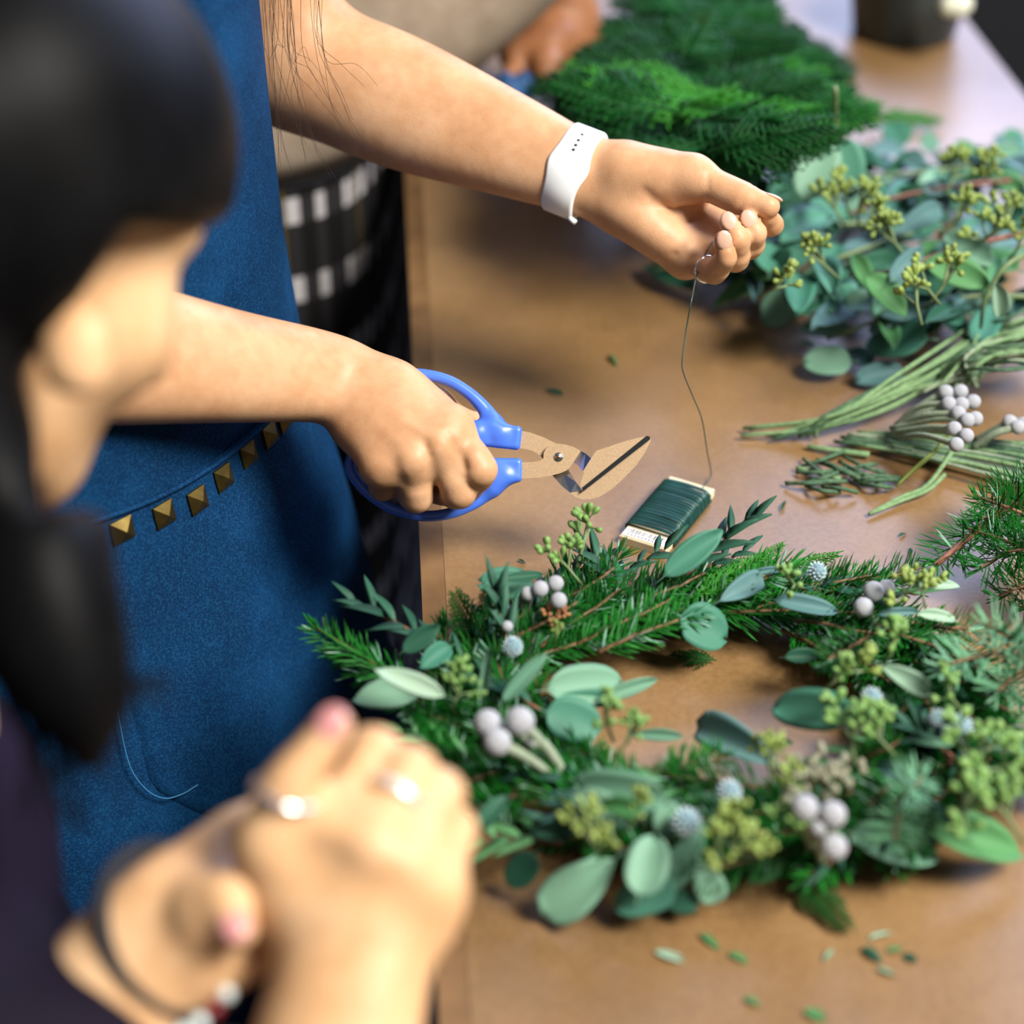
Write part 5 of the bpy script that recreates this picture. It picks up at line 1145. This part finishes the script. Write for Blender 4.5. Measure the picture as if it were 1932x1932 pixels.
for q in (((1556, 262), (1521, 374), 88, 'grey', 'r', .115, .085, .9), ((1580, 264), (1606, 356), 78, 'teal', 'r', .115, .085, .9), ((1690, 440), (1778, 388), 46, 'blue', 'b', .07, .08, .7), ((1784, 440), (1870, 492), 58, 'grey', 'r', .085, .08, .7), ((1746, 492), (1864, 540), 62, 'lime', 'o', .085, .075, .7), ((1680, 532), (1740, 473), 46, 'blue', 'o', .075, .085, .7), ((1611, 480), (1642, 548), 40, 'lime', 'o', .07, .06, .7), ((1636, 520), (1712, 594), 58, 'lime', 'o', .075, .06, .7),
          ((1578, 508), (1438, 602), 74, 'grey', 'b', .04, .012, .7), ((1486, 498), (1340, 578), 46, 'lime', 'o', .035, .010, .6), ((1602, 628), (1507, 610), 50, 'grey', 'r', .018, .012, .6), ((1750, 640), (1632, 640), 92, 'teal', 'r', .035, .022, .6), ((1690, 605), (1640, 610), 60, 'blue', 'r', .04, .03, .6), ((1606, 682), (1514, 684), 64, 'grey', 'r', .012, .012, .6), ((1706, 702), (1614, 712), 46, 'blue', 'r', .010, .010, .6), ((1886, 598), (1886, 538), 36, 'pale', 'o', .06, .085, .8), ((1744, 607), (1832, 556), 26, 'blue', 'o', .05, .06, .6),
          ((1510, 455), (1584, 422), 28, 'blue', 'o', .05, .055, .6), ((1440, 336), (1350, 312), 44, 'blue', 'o', .03, .03, .6), ((1540, 372), (1446, 405), 72, 'dark', 'r', .05, .04, .7), ((1510, 420), (1430, 440), 34, 'blue', 'o', .045, .03, .6), ((1778, 352), (1745, 362), 36, 'blue', 'r', .075, .075, .7), ((1312, 548), (1210, 492), 56, 'dark', 'o', .010, .010, .6), ((1530, 480), (1430, 520), 30, 'teal', 'o', .04, .03, .6), ((1400, 505), (1330, 540), 40, 'dark', 'o', .015, .010, .6), ((1640, 690), (1600, 655), 50, 'dark', 'r', .010, .010, .6), ((1900, 300), (1960, 330), 46, 'blue', 'o', .06, .07, .6), ((1870, 330), (1935, 370), 44, 'lime', 'o', .07, .07, .6), ((1700, 300), (1760, 330), 40, 'blue', 'o', .05, .05, .6)):
    a, b, w, c, s, z0, z1, fc = q; leaf(near_branch(*a), a, b, w, c, s, z0, z1, fc)
re_ = random.Random(55)
for k in range(230):
    u = re_.uniform(1390, 1960); v = re_.uniform(275, 600) if u > 1560 else re_.uniform(330, 560)
    if u < 1560 and v > 560 - (1560 - u)*0.30: continue
    if u > 1640 and v > 640 - (u - 1640)*0.25: continue
    a = re_.uniform(0, 2*math.pi); l = re_.uniform(60, 105)*(1 - (500 - v)*0.0005); z = re_.uniform(.015, .055); h = 0.6
    leaf(near_branch(u, v), (u, v), (u + l*math.cos(a), v + l*math.sin(a)*h), l*re_.uniform(0.45, 0.75), re_.choice(['grey', 'teal', 'dark', 'blue', 'teal', 'dark', 'lime']), re_.choice(['o', 'r', 'b']), z, z + re_.uniform(-.012, .02), re_.uniform(.3, .7))
for u, v in ((1595, 380), (1620, 400), (1575, 395), (1870, 330), (1800, 335), (1800, 420), (1900, 420), (1555, 500), (1690, 460), (1750, 545), (1460, 545), (1730, 575), (1860, 450), (1920, 470), (1640, 420), (1780, 540)):
    seeds(near_branch(u, v), u, v, .09, 'y', 1.25)

# ================================================================== evergreen heap at the back
rk = random.Random(91)
labs = ['dark evergreen branch at the left flank of the heap', 'evergreen branch on top of the heap', 'evergreen branch at the right flank of the heap', 'evergreen branch reaching right towards the black pot', 'evergreen branch at the front of the heap above the hand', 'evergreen branch low at the front left of the heap',
        'evergreen branch at the back of the heap', 'bluish evergreen branch in the middle of the heap', 'bright evergreen branch along the front of the heap', 'evergreen branch at the far right foot of the heap']
spots = [((1120, 200), 180), ((1300, 60), -60), ((1500, 120), -10), ((1600, 220), 15), ((1350, 250), 40), ((1150, 270), 160), ((1380, 0), -80), ((1280, 160), 200), ((1460, 240), 30), ((1560, 170), -30)]
for (lab, ((bu, bv), ang)) in zip(labs, spots):
    t = thing('evergreen_branch', lab, 'branch', tuple(P(bu, bv, 0)), 'evergreen branches in the heap')
    h = 0.13 * math.exp(-((bu - 1320)/230)**2)
    part('stem', *tube([P(bu - 60*math.cos(math.radians(ang)), bv, h*0.4), P(bu, bv, h*0.7), P(bu + 60*math.cos(math.radians(ang)), bv + 30*math.sin(math.radians(ang)), h)], 0.0025, 6), TWIG, t)
    for j in range(44):
        u = bu + rk.gauss(0, 70); v = bv + rk.gauss(0, 48); u = min(max(u, 1040), 1640); v = min(v, 285)
        if u > 1460: v = max(v, (u - 1460)*0.85 + 10)
        z = max(0.01, 0.15*math.exp(-((u - 1320)/240)**2)*rk.uniform(0.5, 1.0)*(1.0 if v > 60 else 0.8)); a = math.radians(ang + rk.gauss(0, 45)); l = rk.uniform(120, 210)
        A = P(u, v, z); B = A + np.array([math.cos(a), -math.sin(a), rk.uniform(-0.25, 0.3)])*l/2200; B[2] = max(B[2], 0.006)
        w_ = B - CAM; bu_ = 966 + FPX*w_[0]/np.dot(w_, FW); bv_ = 966 - FPX*np.dot(w_, UP)/np.dot(w_, FW)
        if bu_ > 1470 + max(0, bv_)*0.95 or bu_ > 1665 or bu_ < 1010 or bv_ > 320 - max(0, bu_ - 1460)*0.40 or v > 300 - max(0, u - 1460)*0.45 or bu_ < 1170 - bv_*0.9: continue
        frond(t, A, B, 'b' if lab.startswith('bright') or rk.random() < 0.12 else 'd', unit([rk.uniform(-.4, .4), -0.5, 1]), 1.0)
t = thing('evergreen_branch', 'light green frond tip on bare table right of the heap', 'branch', tuple(P(1700, 225, 0)), 'evergreen branches in the heap')
frond(t, P(1640, 220, .012), P(1778, 228, .008), 'b', (0, -0.3, 1), 0.8); part('stem', *tube([P(1600, 215, .02), P(1645, 220, .012)], 0.002, 6), TWIG_G, t)

# ================================================================== black pot
POTM = noisy('pot_black', (0.012, 0.022, 0.026), (0.022, 0.034, 0.038), 30, 0.35)
pc0 = P(1704, 62, 0); pt_ = thing('black_pot', 'round black pot holding greenery on the far end of the table', 'pot', tuple(pc0))
prof = [(0.0, 0.0), (0.046, 0.0), (0.049, 0.004), (0.056, 0.058), (0.0575, 0.062), (0.054, 0.062), (0.050, 0.045), (0.0, 0.045)]
part('bowl', *loft([[(pc0[0] + max(r, 1e-4)*math.cos(2*math.pi*k/40), pc0[1] + max(r, 1e-4)*math.sin(2*math.pi*k/40), z) for k in range(40)] for r, z in prof], False), POTM, pt_)
mb = MB(); rq = random.Random(8)
for k in range(60):
    a = rq.uniform(0, 6.28); r = 0.045*math.sqrt(rq.random()); mb.add(sphere_vf((pc0[0] + r*math.cos(a), pc0[1] + r*math.sin(a), 0.045 + rq.uniform(0.004, 0.016)), (0.008, 0.006, 0.005), 7, 5))
part('moss', mb.v, mb.f, noisy('moss_teal', (0.01, 0.07, 0.06), (0.04, 0.17, 0.13), 80, 0.7), pt_, kind='stuff')
rose = thing('white_bud', 'round white flower bud on the rim of the black pot', 'flower', tuple(P(1803, 5, .062)))
cR = P(1803, 2, .062); V, F = sphere_vf(cR, (0.012, 0.012, 0.013), 16, 12); part('petals', V, F, mat('petal_white', (0.72, 0.74, 0.60), 0.6), rose)
for k in range(5):
    a = k*1.257; part('petal', *sphere_vf(cR + np.array([0.007*math.cos(a), 0.007*math.sin(a), -0.003]), (0.009, 0.009, 0.010), 12, 8), mat('petal_cream', (0.70, 0.72, 0.58), 0.6), rose)

# ================================================================== clippings scattered on the table
clip = [((1235, 1795), (1290, 1815), 16, 'pale', 'pale green leaf clipping in front of the wreath'), ((1322, 1762), (1358, 1790), 14, 'lime', 'olive leaf clipping below the front leaves'), ((1375, 1798), (1412, 1815), 14, 'lime', 'small green clipping right of the olive one'), ((1628, 1788), (1665, 1815), 20, 'dark', 'dark leaf clipping near the lower right'),
        ((1640, 1772), (1688, 1756), 12, 'pale', 'faint pale clipping above the dark one'), ((1675, 1795), (1706, 1788), 14, 'lime', 'light clipping right of the dark one'), ((1705, 1800), (1730, 1815), 16, 'dark', 'rightmost dark clipping by the light one'), ((1405, 1882), (1435, 1896), 14, 'lime', 'green clipping near the bottom edge'), ((1518, 1905), (1558, 1925), 22, 'lime', 'broad yellow green clipping at the bottom edge'),
        ((1555, 1812), (1572, 1790), 8, 'grey', 'thin upright clipping below the dark frond'), ((1655, 1828), (1690, 1840), 10, 'grey', 'thin grey clipping below the dark leaf clipping'), ((1474, 965), (1484, 940), 6, 'lime', 'tiny upright clipping right of the wire card'), ((1030, 735), (1062, 745), 9, 'dark', 'tiny dark clipping above the scissors'), ((978, 1056), (992, 1062), 6, 'dark', 'tiny dark clipping left of the wreath top'),
        ((1696, 1012), (1710, 1004), 7, 'dark', 'dark speck between stems and fir branch'), ((1716, 1034), (1720, 1046), 6, 'dark', 'dark speck nearest the fir branch'), ((1150, 670), (1165, 690), 8, 'lime', 'tiny green clipping left of the wire strand'), ((1508, 645), (1535, 655), 14, 'lime', 'yellow clipping left of the round leaves')]
for a, b, w, c, lab in clip:
    o = leaf(None, a, b, w, c, 'o', 0.0012, 0.0014, 0.0, 'leaf_clipping'); tag(o, lab, 'clipping', 'clippings on the table')
frl = place('evergreen_clipping', CED['d'][0], frame(P(1352, 1246, .003), P(1258, 1232, .004) - P(1352, 1246, .003), (0, 0, 1), (0.27, 0.25, 0.27)))
tag(frl, 'small evergreen frond lying inside the wreath', 'clipping', 'clippings on the table')
